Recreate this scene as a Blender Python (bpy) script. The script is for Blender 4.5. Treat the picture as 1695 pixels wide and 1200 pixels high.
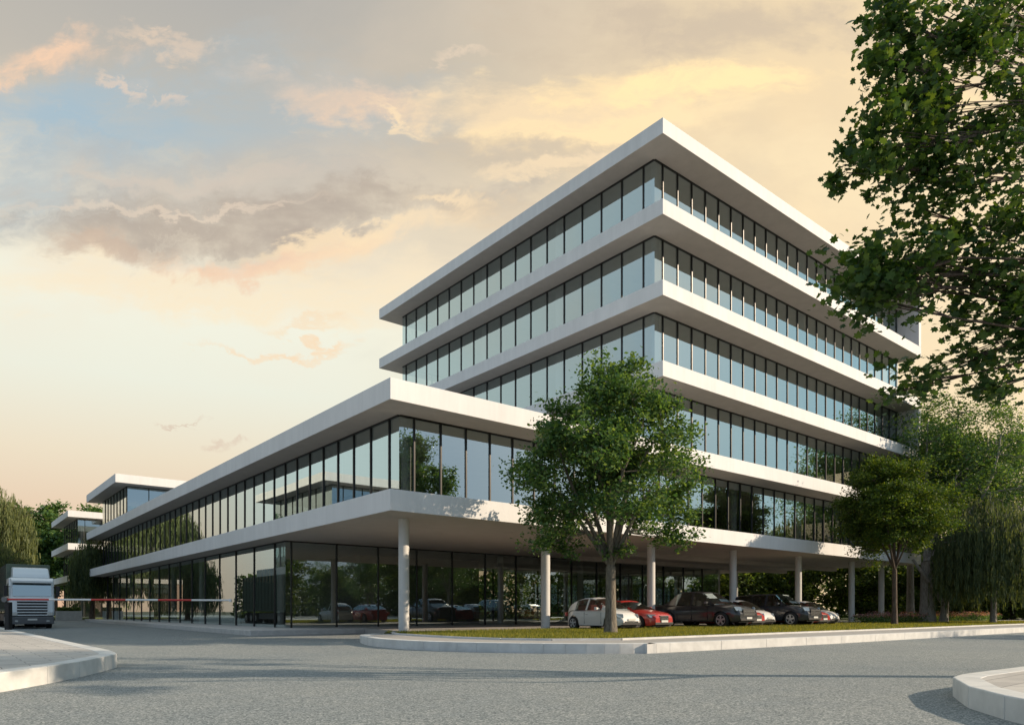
import bpy, math, random
import numpy as np
from mathutils import Vector

for o in list(bpy.data.objects):
    bpy.data.objects.remove(o)
random.seed(4)
SC = bpy.context.scene
COL = SC.collection
R = math.radians
F = 1170.6            # focal length in photo pixels (photo 1695 px wide)
CX, HY, EYE = 847.5, 1011.0, 0.95
ROAD_Z, KERB_Z = -0.20, 0.07

# ---------------------------------------------------------------- camera
cd = bpy.data.cameras.new('camera'); cam = bpy.data.objects.new('camera', cd); COL.objects.link(cam)
cd.sensor_fit = 'HORIZONTAL'; cd.sensor_width = 36.0; cd.lens = 36.0 * F / 1695.0
cd.shift_x = 0.0; cd.shift_y = (HY - 600.0) / 1695.0
cd.clip_start = 0.1; cd.clip_end = 3000
cam.location = (0, 0, EYE); cam.rotation_euler = (R(90), 0, 0)
SC.camera = cam

# ---------------------------------------------------------------- sun and sky
SUN_AZ, SUN_EL = -3.0, 23.0            # direction to the sun, degrees from +X counter-clockwise
sd = bpy.data.lights.new('sun', 'SUN'); sun = bpy.data.objects.new('sun', sd); COL.objects.link(sun)
sd.energy = 4.6; sd.angle = R(0.6); sd.color = (1.0, 0.81, 0.60)
sv = Vector((math.cos(R(SUN_EL)) * math.cos(R(SUN_AZ)), math.cos(R(SUN_EL)) * math.sin(R(SUN_AZ)), math.sin(R(SUN_EL))))
sun.rotation_euler = sv.to_track_quat('Z', 'Y').to_euler()
sun.location = (60, -3, 40)

world = bpy.data.worlds.new('World'); SC.world = world; world.use_nodes = True
wt = world.node_tree; wn = wt.nodes; wl = wt.links
wn.clear()


class G:
    """small wrapper to write node graphs as expressions"""
    def __init__(s, tree): s.t = tree; s.n = tree.nodes; s.l = tree.links
    def put(s, sock, v):
        if isinstance(v, bpy.types.NodeSocket): s.l.new(v, sock)
        elif v is not None:
            if isinstance(v, (tuple, list)) and len(v) == 3 and sock.type == 'RGBA': v = (*v, 1)
            sock.default_value = v
    def m(s, op, a, b=None, c=None, clamp=False):
        n = s.n.new('ShaderNodeMath'); n.operation = op; n.use_clamp = clamp
        for i, v in enumerate((a, b, c)):
            if v is not None: s.put(n.inputs[i], v)
        return n.outputs[0]
    def smooth(s, v, lo, hi):
        n = s.n.new('ShaderNodeMapRange'); n.interpolation_type = 'SMOOTHSTEP'
        s.put(n.inputs[0], v); n.inputs[1].default_value = lo; n.inputs[2].default_value = hi
        n.inputs[3].default_value = 0; n.inputs[4].default_value = 1
        return n.outputs[0]
    def mix(s, f, a, b, mode='MIX'):
        n = s.n.new('ShaderNodeMix'); n.data_type = 'RGBA'; n.blend_type = mode
        s.put(n.inputs[0], f); s.put(n.inputs[6], a); s.put(n.inputs[7], b)
        return n.outputs[2]
    def ramp(s, f, stops):
        n = s.n.new('ShaderNodeValToRGB'); s.put(n.inputs[0], f)
        e = n.color_ramp.elements
        while len(e) < len(stops): e.new(0.5)
        for k, (p, c) in enumerate(stops):
            e[k].position = p; e[k].color = (*c, 1) if len(c) == 3 else c
        return n.outputs[0]
    def noise(s, vec, scale, detail=4, rough=.5, dist=0):
        n = s.n.new('ShaderNodeTexNoise'); s.put(n.inputs['Vector'], vec)
        n.inputs['Scale'].default_value = scale; n.inputs['Detail'].default_value = detail
        n.inputs['Roughness'].default_value = rough; n.inputs['Distortion'].default_value = dist
        return n.outputs[0]
    def vec(s, x, y, z):
        n = s.n.new('ShaderNodeCombineXYZ')
        for i, v in enumerate((x, y, z)): s.put(n.inputs[i], v)
        return n.outputs[0]


def build_world():
    g = G(wt)
    tc = wn.new('ShaderNodeTexCoord')
    sp = wn.new('ShaderNodeSeparateXYZ'); wl.new(tc.outputs['Generated'], sp.inputs[0])
    x, y, z = sp.outputs
    sky = wn.new('ShaderNodeTexSky'); sky.sky_type = 'NISHITA'; sky.sun_disc = False
    sky.sun_elevation = R(SUN_EL); sky.sun_rotation = R(90 - SUN_AZ)
    sky.air_density = 1.2; sky.dust_density = 2.5; sky.ozone_density = 1.0
    ez = g.m('MAXIMUM', z, 0.0)
    base = g.ramp(ez, [(0.0, (.53, .34, .23)), (.10, (.58, .42, .30)), (.19, (.62, .54, .41)), (.28, (.62, .63, .54)),
                       (.36, (.66, .66, .56)), (.43, (.64, .57, .45)), (.54, (.40, .37, .32)), (.66, (.31, .31, .30)), (1.0, (.28, .32, .36))])
    # warmer towards the right of the picture
    wf = g.m('MULTIPLY', g.smooth(x, -.30, .35), g.smooth(y, .2, .6))
    wf = g.m('MULTIPLY', wf, g.m('SUBTRACT', 1.0, g.smooth(z, .56, .95)))
    base = g.mix(g.m('MULTIPLY', wf, .86), base, (.73, .565, .34))
    # cooler, bluer sky to the side and behind
    side = g.mix(g.smooth(x, -.3, .5), (.60, .66, .62), (.27, .46, .55))
    hz = g.smooth(ez, .0, .14)
    side = g.mix(hz, (.50, .51, .46), side)
    base = g.mix(g.smooth(y, .62, .42), base, side)
    base = g.mix(g.smooth(y, .25, -.25), base, g.mix(hz, (.38, .42, .47), (.30, .41, .54)))
    # air: a broken cloud deck seen in perspective
    den = g.m('ADD', ez, .22)
    cv = g.vec(g.m('DIVIDE', x, den), g.m('MULTIPLY', g.m('DIVIDE', y, den), 1.5), 0.0)
    n1 = g.noise(cv, 1.15, 9, .58, .35)
    n2 = g.noise(cv, 3.1, 9, .62, .5)
    up = g.smooth(ez, .22, .42)
    f1 = g.m('MULTIPLY', g.smooth(n1, .47, .70), up)
    base = g.mix(g.m('MULTIPLY', f1, .40), base, (.68, .54, .40))
    f2 = g.m('MULTIPLY', g.smooth(n1, .50, .30), up)
    base = g.mix(g.m('MULTIPLY', f2, .30), base, (.34, .33, .31))
    # larger cloud bodies by direction (only in the half of the sky ahead)
    yy = g.m('MAXIMUM', y, .05)
    px = g.m('DIVIDE', x, yy); pz = g.m('DIVIDE', z, yy)
    nv = g.vec(g.m('MULTIPLY', px, .42), pz, 0.0)
    na = g.noise(nv, 5.0, 10, .60, .5)
    nb = g.noise(g.vec(g.m('ADD', g.m('MULTIPLY', px, .45), 7.3), pz, 2.0), 11.0, 8, .60, .4)
    nc = g.noise(g.vec(g.m('MULTIPLY', px, 1.0), g.m('MULTIPLY', pz, 2.2), 5.0), 17.0, 8, .65, .8)
    nn = g.m('ADD', g.m('MULTIPLY', na, .5), g.m('MULTIPLY', nb, .5))
    nn = g.m('ADD', .5, g.m('MULTIPLY', g.m('SUBTRACT', nn, .5), 2.0))
    wx = g.m('MULTIPLY', g.m('SUBTRACT', g.noise(g.vec(px, pz, 3.0), 3.2, 7, .6, .4), .5), .34)
    wz = g.m('MULTIPLY', g.m('SUBTRACT', g.noise(g.vec(px, pz, 9.0), 4.2, 7, .62, .4), .5), .17)
    px = g.m('ADD', px, g.m('ADD', wx, g.m('MULTIPLY', g.m('SUBTRACT', nc, .5), .10)))
    pz = g.m('ADD', pz, g.m('ADD', wz, g.m('MULTIPLY', g.m('SUBTRACT', nc, .5), .05)))
    ahead = g.smooth(y, .15, .4)
    wisp = g.m('ADD', .62, g.m('MULTIPLY', .55, g.smooth(g.noise(g.vec(g.m('MULTIPLY', px, 2.2), g.m('MULTIPLY', g.m('SUBTRACT', pz, g.m('MULTIPLY', px, .12)), 8.0), 1.0), 2.6, 9, .66, .9), .33, .62)), clamp=True)
    def blob(col, u, v, ru, rv, k, amt, tilt=0.0, soft=1.05):
        nonlocal base
        cu, cz = (u - CX) / F, (HY - v) / F
        dx = g.m('SUBTRACT', px, cu)
        dz = g.m('SUBTRACT', g.m('SUBTRACT', pz, cz), g.m('MULTIPLY', dx, tilt))
        a = g.m('POWER', g.m('ABSOLUTE', g.m('DIVIDE', dx, ru / F)), 2.0)
        b = g.m('POWER', g.m('ABSOLUTE', g.m('DIVIDE', dz, rv / F)), 2.0)
        r = g.m('SQRT', g.m('ADD', a, b))
        r = g.m('ADD', r, g.m('MULTIPLY', g.m('SUBTRACT', .5, nn), k))
        f = g.m('MULTIPLY', g.m('MULTIPLY', g.smooth(r, 1.25, 1.25 - soft), ahead), amt)
        f = g.m('MULTIPLY', f, wisp)
        base = g.mix(f, base, col)
    GREY, PEACH, CREAM, BLUE = (.34, .285, .235), (.70, .48, .33), (.74, .58, .38), (.26, .38, .47)
    blob(BLUE, 130, 215, 250, 95, 1.6, .85, 0, 1.25)
    blob((.32, .38, .41), 420, 190, 360, 110, 2.0, .6)
    blob((.32, .41, .46), 20, 330, 240, 80, 1.8, .7)
    blob((.40, .37, .33), 380, 310, 460, 70, 2.2, .6)
    blob((.72, .60, .42), 330, 475, 620, 50, 2.4, .7)
    blob(GREY, 330, 380, 400, 66, 1.9, .85, .04, 1.25)
    blob((.50, .43, .36), 300, 300, 260, 16, 2.2, .6, .03)
    blob(GREY, 620, 350, 260, 40, 2.2, .6)
    blob((.44, .33, .25), 190, 430, 140, 26, 2.4, .7)
    blob(PEACH, 450, 425, 260, 20, 2.4, .75, .10)
    blob(CREAM, 560, 395, 200, 12, 2.2, .7, .08)
    blob((.66, .54, .42), 300, 350, 300, 8, 2.0, .5, .02)
    blob(CREAM, 640, 400, 200, 30, 2.6, .7, .2)
    blob(PEACH, 70, 95, 140, 42, 2.2, .90, .05, .8)
    blob((.62, .48, .36), 250, 68, 55, 20, 2.2, .6, -.3)
    blob((.62, .48, .37), 228, 145, 40, 12, 2.0, .6, -.5)
    blob((.62, .47, .35), 520, 170, 190, 42, 2.8, .85, -.1)
    blob(CREAM, 600, 205, 75, 14, 2.2, .8, -.6)
    blob((.62, .50, .38), 715, 85, 60, 10, 2.4, .6)
    blob((.72, .56, .36), 900, 185, 330, 58, 3.0, .85)
    blob((.86, .65, .35), 1200, 150, 360, 40, 2.8, .95, -.04)
    blob((.80, .62, .36), 1050, 215, 260, 28, 2.8, .8, .05)
    blob((.46, .38, .29), 1150, 55, 480, 55, 2.4, .75)
    blob((.48, .40, .30), 900, 265, 300, 26, 2.6, .55)
    blob((.74, .60, .38), 1380, 300, 300, 120, 2.0, .7)
    blob(CREAM, 740, 345, 95, 12, 2.2, .75, .12)
    blob(CREAM, 930, 280, 110, 12, 2.4, .7, .2)
    blob((.72, .50, .30), 475, 557, 115, 8, 1.8, .7)
    blob((.70, .54, .36), 480, 526, 70, 8, 1.8, .6)
    blob((.48, .36, .28), 285, 690, 70, 4, 1.4, .6)
    blob((.50, .38, .30), 370, 725, 32, 8, 1.6, .5)
    base = g.mix(ahead, base, g.mix(1.0, base, (1.13, 1.12, 1.10), 'MULTIPLY'))
    b1 = wn.new('ShaderNodeBackground'); wl.new(sky.outputs[0], b1.inputs[0]); b1.inputs[1].default_value = 0.10
    b2 = wn.new('ShaderNodeBackground'); g.put(b2.inputs[0], base); b2.inputs[1].default_value = 1.0
    mx = wn.new('ShaderNodeMixShader'); mx.inputs[0].default_value = .93
    wl.new(b1.outputs[0], mx.inputs[1]); wl.new(b2.outputs[0], mx.inputs[2])
    out = wn.new('ShaderNodeOutputWorld'); wl.new(mx.outputs[0], out.inputs[0])
build_world()
world.cycles.sampling_method = 'MANUAL'; world.cycles.sample_map_resolution = 512

SC.view_settings.view_transform = 'Standard'; SC.view_settings.look = 'None'
SC.view_settings.exposure = 0.36; SC.view_settings.gamma = 1.0
SC.cycles.caustics_reflective = False; SC.cycles.caustics_refractive = False
SC.cycles.max_bounces = 8; SC.cycles.transparent_max_bounces = 16
SC.cycles.diffuse_bounces = 3; SC.cycles.glossy_bounces = 4
SC.cycles.sample_clamp_indirect = 6.0
SC.cycles.use_denoising = True

# ---------------------------------------------------------------- materials
M = {}


def mat(name, col=(.5, .5, .5), rough=.6, metal=0.0, spec=.5, var=0.0, scale=4.0, bump=0.0, bscale=40.0, coat=0.0, fn=None):
    m = bpy.data.materials.new(name); m.use_nodes = True
    g = G(m.node_tree); p = m.node_tree.nodes['Principled BSDF']
    tc = g.n.new('ShaderNodeTexCoord'); ob = tc.outputs['Object']
    c = col
    if var > 0:
        n = g.noise(ob, scale, 6, .6, .3)
        lo = tuple(v * (1 - var) for v in col); hi = tuple(min(1, v * (1 + var)) for v in col)
        c = g.ramp(n, [(.3, lo), (.7, hi)])
    g.put(p.inputs['Base Color'], c)
    p.inputs['Roughness'].default_value = rough; p.inputs['Metallic'].default_value = metal
    p.inputs['Specular IOR Level'].default_value = spec
    p.inputs['Coat Weight'].default_value = coat
    p.inputs['Coat Roughness'].default_value = .06
    if bump > 0:
        b = g.n.new('ShaderNodeBump'); b.inputs['Strength'].default_value = bump; b.inputs['Distance'].default_value = .02
        g.put(b.inputs['Height'], g.noise(ob, bscale, 5, .6)); g.l.new(b.outputs[0], p.inputs['Normal'])
    if fn: fn(g, p, ob)
    M[name] = m
    return m


def render_joints(g, p, ob):      # white render with faint weathering streaks
    sp = g.n.new('ShaderNodeSeparateXYZ'); g.l.new(ob, sp.inputs[0])
    v = g.vec(g.m('MULTIPLY', sp.outputs[0], 1.0), sp.outputs[1], g.m('MULTIPLY', sp.outputs[2], .12))
    n = g.noise(v, 2.2, 7, .65); n2 = g.noise(ob, .35, 4, .5)
    k = g.m('ADD', g.m('MULTIPLY', n, .6), g.m('MULTIPLY', n2, .4))
    g.put(p.inputs['Base Color'], g.ramp(k, [(.35, (.65, .648, .64)), (.65, (.755, .75, .74))]))
mat('render', (.7, .7, .68), .75, fn=render_joints, bump=.08, bscale=60)
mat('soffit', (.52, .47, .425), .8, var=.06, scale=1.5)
mat('concrete', (.50, .49, .47), .8, var=.12, scale=3, bump=.15)
mat('column', (.58, .57, .54), .55, var=.05, scale=2)
mat('mullion', (.016, .014, .012), .4, .2)
mat('floor_in', (.22, .20, .18), .5)
mat('wall_in', (.20, .19, .175), .8, var=.1, scale=.6)
mat('wall_warm', (.50, .36, .26), .7, var=.08)


def glass_mat(name, tint, lo, hi, pw=2.2):
    m = bpy.data.materials.new(name); m.use_nodes = True; g = G(m.node_tree); m.node_tree.nodes.clear()
    lw = g.n.new('ShaderNodeLayerWeight'); lw.inputs[0].default_value = .5
    f = g.m('ADD', lo, g.m('MULTIPLY', g.m('POWER', lw.outputs['Facing'], pw), hi - lo))
    tc = g.n.new('ShaderNodeTexCoord')
    bp = g.n.new('ShaderNodeBump'); bp.inputs['Strength'].default_value = .02; bp.inputs['Distance'].default_value = .02
    g.put(bp.inputs['Height'], g.noise(tc.outputs['Object'], .45, 2, .4))
    gl = g.n.new('ShaderNodeBsdfGlossy'); gl.inputs['Roughness'].default_value = 0.0; gl.inputs['Color'].default_value = (.78, .92, .95, 1)
    g.l.new(bp.outputs[0], gl.inputs['Normal'])
    tr = g.n.new('ShaderNodeBsdfTransparent'); tr.inputs['Color'].default_value = (*tint, 1)
    mx = g.n.new('ShaderNodeMixShader'); g.put(mx.inputs[0], f)
    g.l.new(tr.outputs[0], mx.inputs[1]); g.l.new(gl.outputs[0], mx.inputs[2])
    o = g.n.new('ShaderNodeOutputMaterial'); g.l.new(mx.outputs[0], o.inputs[0])
    M[name] = m
glass_mat('glass', (.66, .69, .68), .47, .97)
glass_mat('glass_low', (.80, .83, .80), .28, .9, 2.2)
glass_mat('car_glass', (.35, .38, .38), .16, .9, 3)


def asphalt(g, p, ob):
    big = g.noise(ob, .12, 5, .6, .4); mid = g.noise(ob, 1.3, 6, .65)
    v = g.n.new('ShaderNodeTexVoronoi'); v.inputs['Scale'].default_value = 62; g.l.new(ob, v.inputs['Vector'])
    sp = g.n.new('ShaderNodeSeparateColor'); g.l.new(v.outputs['Color'], sp.inputs[0])
    fine = g.noise(ob, 22, 4, .7)
    a = g.m('ADD', g.m('MULTIPLY', sp.outputs[0], .8), g.m('MULTIPLY', fine, .3))
    c = g.ramp(a, [(.12, (.085, .106, .114)), (.50, (.180, .203, .208)), (.97, (.43, .44, .43))])
    k = g.ramp(g.m('ADD', g.m('MULTIPLY', big, .65), g.m('MULTIPLY', mid, .35)), [(.36, (.82, .86, .89)), (.64, (1.10, 1.08, 1.04))])
    g.put(p.inputs['Base Color'], g.mix(1.0, c, k, 'MULTIPLY'))
    b = g.n.new('ShaderNodeBump'); b.inputs['Strength'].default_value = .5; b.inputs['Distance'].default_value = .012
    g.put(b.inputs['Height'], a); g.l.new(b.outputs[0], p.inputs['Normal'])
mat('asphalt', (.2, .2, .2), .85, spec=.3, fn=asphalt)


def paving(g, p, ob):
    mp = g.n.new('ShaderNodeMapping'); g.l.new(ob, mp.inputs[0]); mp.inputs['Rotation'].default_value[2] = R(-39.25)
    b = g.n.new('ShaderNodeTexBrick'); g.l.new(mp.outputs[0], b.inputs[0])
    b.inputs['Scale'].default_value = 1.0; b.inputs['Brick Width'].default_value = .8; b.inputs['Row Height'].default_value = .4
    b.inputs['Mortar Size'].default_value = .008
    b.inputs['Color1'].default_value = (.43, .41, .385, 1); b.inputs['Color2'].default_value = (.52, .50, .47, 1)
    b.inputs['Mortar'].default_value = (.16, .155, .15, 1)
    n = g.ramp(g.noise(ob, 2.5, 8, .7), [(.3, (.82, .82, .83)), (.7, (1.1, 1.09, 1.06))])
    g.put(p.inputs['Base Color'], g.mix(1.0, b.outputs[0], n, 'MULTIPLY'))
mat('paving', (.4, .4, .4), .8, fn=paving, bump=.15, bscale=30)


def verge(g, p, ob):
    a = g.noise(ob, 60, 4, .7)
    g.put(p.inputs['Base Color'], g.ramp(a, [(.3, (.30, .28, .26)), (.7, (.43, .41, .38))]))
mat('gravel_path', (.3, .3, .3), .9, fn=verge, bump=.3, bscale=80)
mat('kerb', (.58, .58, .56), .75, var=.14, scale=2.0, bump=.2, bscale=50)
mat('turf', (.075, .095, .025), .9, var=.35, scale=3)
mat('earth', (.045, .05, .025), .9, var=.4, scale=1)


def leaf_mat(name, dark, mid, light, rough=.45, trans=.35):
    m = bpy.data.materials.new(name); m.use_nodes = True; g = G(m.node_tree); p = m.node_tree.nodes['Principled BSDF']
    ge = g.n.new('ShaderNodeNewGeometry')
    tc = g.n.new('ShaderNodeTexCoord'); n = g.noise(tc.outputs['Object'], .9, 4, .6)
    k = g.m('ADD', g.m('MULTIPLY', ge.outputs['Random Per Island'], .65), g.m('MULTIPLY', n, .35))
    c = g.ramp(k, [(.15, dark), (.5, mid), (.88, light)])
    g.put(p.inputs['Base Color'], c); p.inputs['Roughness'].default_value = rough; p.inputs['Specular IOR Level'].default_value = .35
    tl = g.n.new('ShaderNodeBsdfTranslucent'); g.put(tl.inputs[0], g.mix(1.0, c, (1.5, 1.35, .5), 'MULTIPLY'))
    mx = g.n.new('ShaderNodeMixShader'); mx.inputs[0].default_value = trans
    g.l.new(p.outputs[0], mx.inputs[1]); g.l.new(tl.outputs[0], mx.inputs[2])
    g.l.new(mx.outputs[0], g.n['Material Output'].inputs[0])
    M[name] = m
leaf_mat('leaf_maple', (.025, .062, .022), (.052, .115, .028), (.13, .20, .035), .42, .34)
leaf_mat('leaf_mid', (.038, .098, .040), (.085, .172, .056), (.20, .285, .085), .5, .42)
leaf_mat('leaf_olive', (.028, .064, .010), (.062, .118, .016), (.18, .23, .03), .6, .36)
leaf_mat('leaf_willow', (.048, .080, .042), (.088, .128, .060), (.17, .20, .09), .6, .45)
leaf_mat('leaf_pale', (.06, .085, .035), (.12, .15, .055), (.28, .31, .13), .6, .4)
leaf_mat('leaf_dark', (.030, .062, .018), (.068, .120, .028), (.17, .22, .055), .6, .45)
leaf_mat('grass_blade', (.09, .12, .025), (.18, .20, .035), (.36, .32, .07), .7, .45)
leaf_mat('flower', (.26, .09, .12), (.45, .20, .22), (.66, .45, .44), .7, .4)


def bark(c1, c2):
    def f(g, p, ob):
        sp = g.n.new('ShaderNodeSeparateXYZ'); g.l.new(ob, sp.inputs[0])
        v = g.vec(sp.outputs[0], sp.outputs[1], g.m('MULTIPLY', sp.outputs[2], .18))
        n = g.noise(v, 16, 8, .7, .6)
        g.put(p.inputs['Base Color'], g.ramp(n, [(.35, c1), (.65, c2)]))
        b = g.n.new('ShaderNodeBump'); b.inputs['Strength'].default_value = .9; b.inputs['Distance'].default_value = .04
        g.put(b.inputs['Height'], n); g.l.new(b.outputs[0], p.inputs['Normal'])
    return f
mat('bark', (.2, .2, .2), .9, fn=bark((.075, .062, .048), (.27, .235, .18)))
mat('bark_dark', (.1, .1, .1), .9, fn=bark((.05, .035, .025), (.15, .11, .08)))
mat('bark_pale', (.3, .3, .3), .9, fn=bark((.17, .15, .13), (.42, .38, .33)))
mat('paint_white', (.72, .70, .66), .3, coat=.6)
mat('paint_red', (.42, .028, .022), .3, coat=.8)
mat('paint_dark', (.030, .031, .034), .28, .2, coat=.9)
mat('paint_slate', (.036, .040, .048), .28, .2, coat=.9)
mat('paint_silver', (.58, .60, .62), .32, .35, coat=.6)
mat('truck_paint', (.74, .79, .81), .35, .0, coat=.5)
mat('tarp', (.10, .135, .10), .55, var=.15, scale=2)
mat('tyre', (.014, .014, .014), .8)
mat('rim', (.45, .46, .47), .38, .5)
mat('black', (.012, .012, .013), .5)
mat('chrome', (.7, .7, .7), .12, 1.0)
mat('lamp_glass', (.32, .37, .39), .10, .4, coat=1)
mat('amber', (.5, .18, .03), .3)
mat('seat_red', (.45, .03, .025), .6)
mat('seat_grey', (.05, .05, .05), .7)
mat('boom_red', (.55, .03, .025), .4)
mat('boom_white', (.75, .74, .72), .4)
mat('metal_grey', (.16, .17, .18), .45, .6)
mat('plate', (.62, .62, .58), .5)


# ---------------------------------------------------------------- mesh helpers
def link(o, parent=None):
    COL.objects.link(o)
    if parent is not None: o.parent = parent
    return o


def tag(o, label=None, cat=None, group=None, kind=None):
    if label: o['label'] = label
    if cat: o['category'] = cat
    if group: o['group'] = group
    if kind: o['kind'] = kind
    return o


def empty(name, loc, rz=0.0, label=None, cat=None, group=None):
    o = bpy.data.objects.new(name, None); o.location = loc; o.rotation_euler = (0, 0, rz); o.empty_display_size = .3
    COL.objects.link(o)
    return tag(o, label, cat, group)


def copy_tree(o, parent=None):
    c = o.copy(); COL.objects.link(c)
    if parent is not None: c.parent = parent
    for ch in [k for k in bpy.data.objects if k.parent == o]: copy_tree(ch, c)
    return c


class MB:
    def __init__(s): s.v = []; s.f = []
    def add(s, vs, fs):
        n = len(s.v); s.v += [tuple(p) for p in vs]; s.f += [tuple(n + i for i in f) for f in fs]; return s
    def box(s, x0, x1, y0, y1, z0, z1):
        return s.add([(x0, y0, z0), (x1, y0, z0), (x1, y1, z0), (x0, y1, z0), (x0, y0, z1), (x1, y0, z1), (x1, y1, z1), (x0, y1, z1)],
                     [(0, 3, 2, 1), (4, 5, 6, 7), (0, 1, 5, 4), (1, 2, 6, 5), (2, 3, 7, 6), (3, 0, 4, 7)])
    def prism(s, pts, z0, z1):
        n = len(pts)
        return s.add([(x, y, z0) for x, y in pts] + [(x, y, z1) for x, y in pts],
                     [tuple(range(n))[::-1], tuple(range(n, 2 * n))] + [(i, (i + 1) % n, n + (i + 1) % n, n + i) for i in range(n)])
    def quad(s, a, b, c, d): return s.add([a, b, c, d], [(0, 1, 2, 3)])
    def tube(s, path, rad, sides=8, cap=True):
        P = [Vector(p) for p in path]; n0 = len(s.v)
        prev = None
        for i, p in enumerate(P):
            t = (P[min(i + 1, len(P) - 1)] - P[max(i - 1, 0)])
            t = t.normalized() if t.length > 1e-9 else Vector((0, 0, 1))
            if prev is None:
                a = t.cross(Vector((0, 0, 1)) if abs(t.z) < .9 else Vector((1, 0, 0))).normalized()
            else:
                a = (prev - t * prev.dot(t)).normalized()
            prev = a; b = t.cross(a)
            for k in range(sides):
                th = 2 * math.pi * k / sides
                s.v.append(tuple(p + (a * math.cos(th) + b * math.sin(th)) * rad[i]))
        for i in range(len(P) - 1):
            for k in range(sides):
                k2 = (k + 1) % sides
                s.f.append((n0 + i * sides + k, n0 + i * sides + k2, n0 + (i + 1) * sides + k2, n0 + (i + 1) * sides + k))
        if cap:
            s.f.append(tuple(n0 + k for k in range(sides))[::-1]); e = n0 + (len(P) - 1) * sides
            s.f.append(tuple(e + k for k in range(sides)))
        return s
    def lathe_y(s, c, prof, sides=24, cap=True):       # profile of (y, r) about the Y axis through c
        n0 = len(s.v); m = len(prof)
        for y, r in prof:
            for k in range(sides):
                th = 2 * math.pi * k / sides
                s.v.append((c[0] + r * math.cos(th), c[1] + y, c[2] + r * math.sin(th)))
        for i in range(m - 1):
            for k in range(sides):
                k2 = (k + 1) % sides
                s.f.append((n0 + i * sides + k, n0 + i * sides + k2, n0 + (i + 1) * sides + k2, n0 + (i + 1) * sides + k))
        if cap:
            s.f.append(tuple(n0 + k for k in range(sides))); e = n0 + (m - 1) * sides
            s.f.append(tuple(e + k for k in range(sides))[::-1])
        return s
    def build(s, name, m, parent=None, smooth=False, bevel=0.0, seg=2):
        me = bpy.data.meshes.new(name); me.from_pydata(s.v, [], s.f); me.validate(); me.update()
        if m: me.materials.append(M[m])
        if smooth is not False:
            me.polygons.foreach_set('use_smooth', [True] * len(me.polygons))
            ang = smooth if isinstance(smooth, (int, float)) and smooth is not True else 40
            try: me.set_sharp_from_angle(angle=R(ang))
            except Exception: pass
        o = bpy.data.objects.new(name, me)
        if bevel > 0:
            b = o.modifiers.new('bevel', 'BEVEL'); b.width = bevel; b.segments = seg; b.limit_method = 'ANGLE'; b.angle_limit = R(40)
        return link(o, parent)


def big_mesh(name, V, Fc, m, parent=None):
    """V (n,3) array; Fc (k, c) array of same-size polygons"""
    me = bpy.data.meshes.new(name); k, c = Fc.shape
    me.vertices.add(len(V)); me.vertices.foreach_set('co', V.astype(np.float32).ravel())
    me.loops.add(k * c); me.loops.foreach_set('vertex_index', Fc.astype(np.int32).ravel())
    me.polygons.add(k); me.polygons.foreach_set('loop_start', np.arange(0, k * c, c, dtype=np.int32))
    me.update(calc_edges=True); me.materials.append(M[m])
    return link(bpy.data.objects.new(name, me), parent)


# ---------------------------------------------------------------- site frame
P0 = Vector((-4.576, 26.56, 0)); TH = math.atan2(.6327, .7743)
DR = Vector((math.cos(TH), math.sin(TH), 0)); DL = Vector((-math.sin(TH), math.cos(TH), 0))
def L2W(t, s, z=0.0): return Vector((P0.x, P0.y, z)) + DR * t + DL * s
def at(u, v, d): return Vector(((u - CX) / F * d, d, EYE + (HY - v) / F * d))

# ---------------------------------------------------------------- setting: ground, road, pavements
def smooth_poly(pts, n=6, closed=True):
    out = []; N = len(pts)
    for i in range(N):
        p0, p1, p2, p3 = [Vector((*pts[(i + k) % N], 0)) for k in (-1, 0, 1, 2)]
        for j in range(n):
            t = j / n
            q = .5 * ((2 * p1) + (-p0 + p2) * t + (2 * p0 - 5 * p1 + 4 * p2 - p3) * t * t + (-p0 + 3 * p1 - 3 * p2 + p3) * t ** 3)
            out.append((q.x, q.y))
    return out

tag(MB().box(-900, 900, -500, 1400, -1.2, ROAD_Z - .012).build('ground', 'earth'), kind='structure')
tag(MB().prism([(-140, -60), (140, -60), (140, 60), (60, 130), (-20, 170), (-160, 170)], ROAD_Z - .008, ROAD_Z).build('road', 'asphalt'), kind='structure')


def densify(pts, step=.6):
    out = []
    for i in range(len(pts)):
        a = Vector(pts[i]); b = Vector(pts[(i + 1) % len(pts)])
        n = max(1, int((b - a).length / step)) if (b - a).length < 12 else 1
        for j in range(n): out.append(tuple(a.lerp(b, j / n)))
    return out


def offset_in(pts, w):
    out = []; N = len(pts)
    for i in range(N):
        a = Vector(pts[i - 1]); b = Vector(pts[i]); c = Vector(pts[(i + 1) % N])
        e1 = (b - a).normalized(); e2 = (c - b).normalized()
        n1 = Vector((-e1.y, e1.x)); n2 = Vector((-e2.y, e2.x)); n = (n1 + n2)
        n = n.normalized() / max(.5, math.sqrt((1 + n1.dot(n2)) / 2)) if n.length > 1e-6 else n1
        out.append(tuple(b + n * w))
    return out


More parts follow.
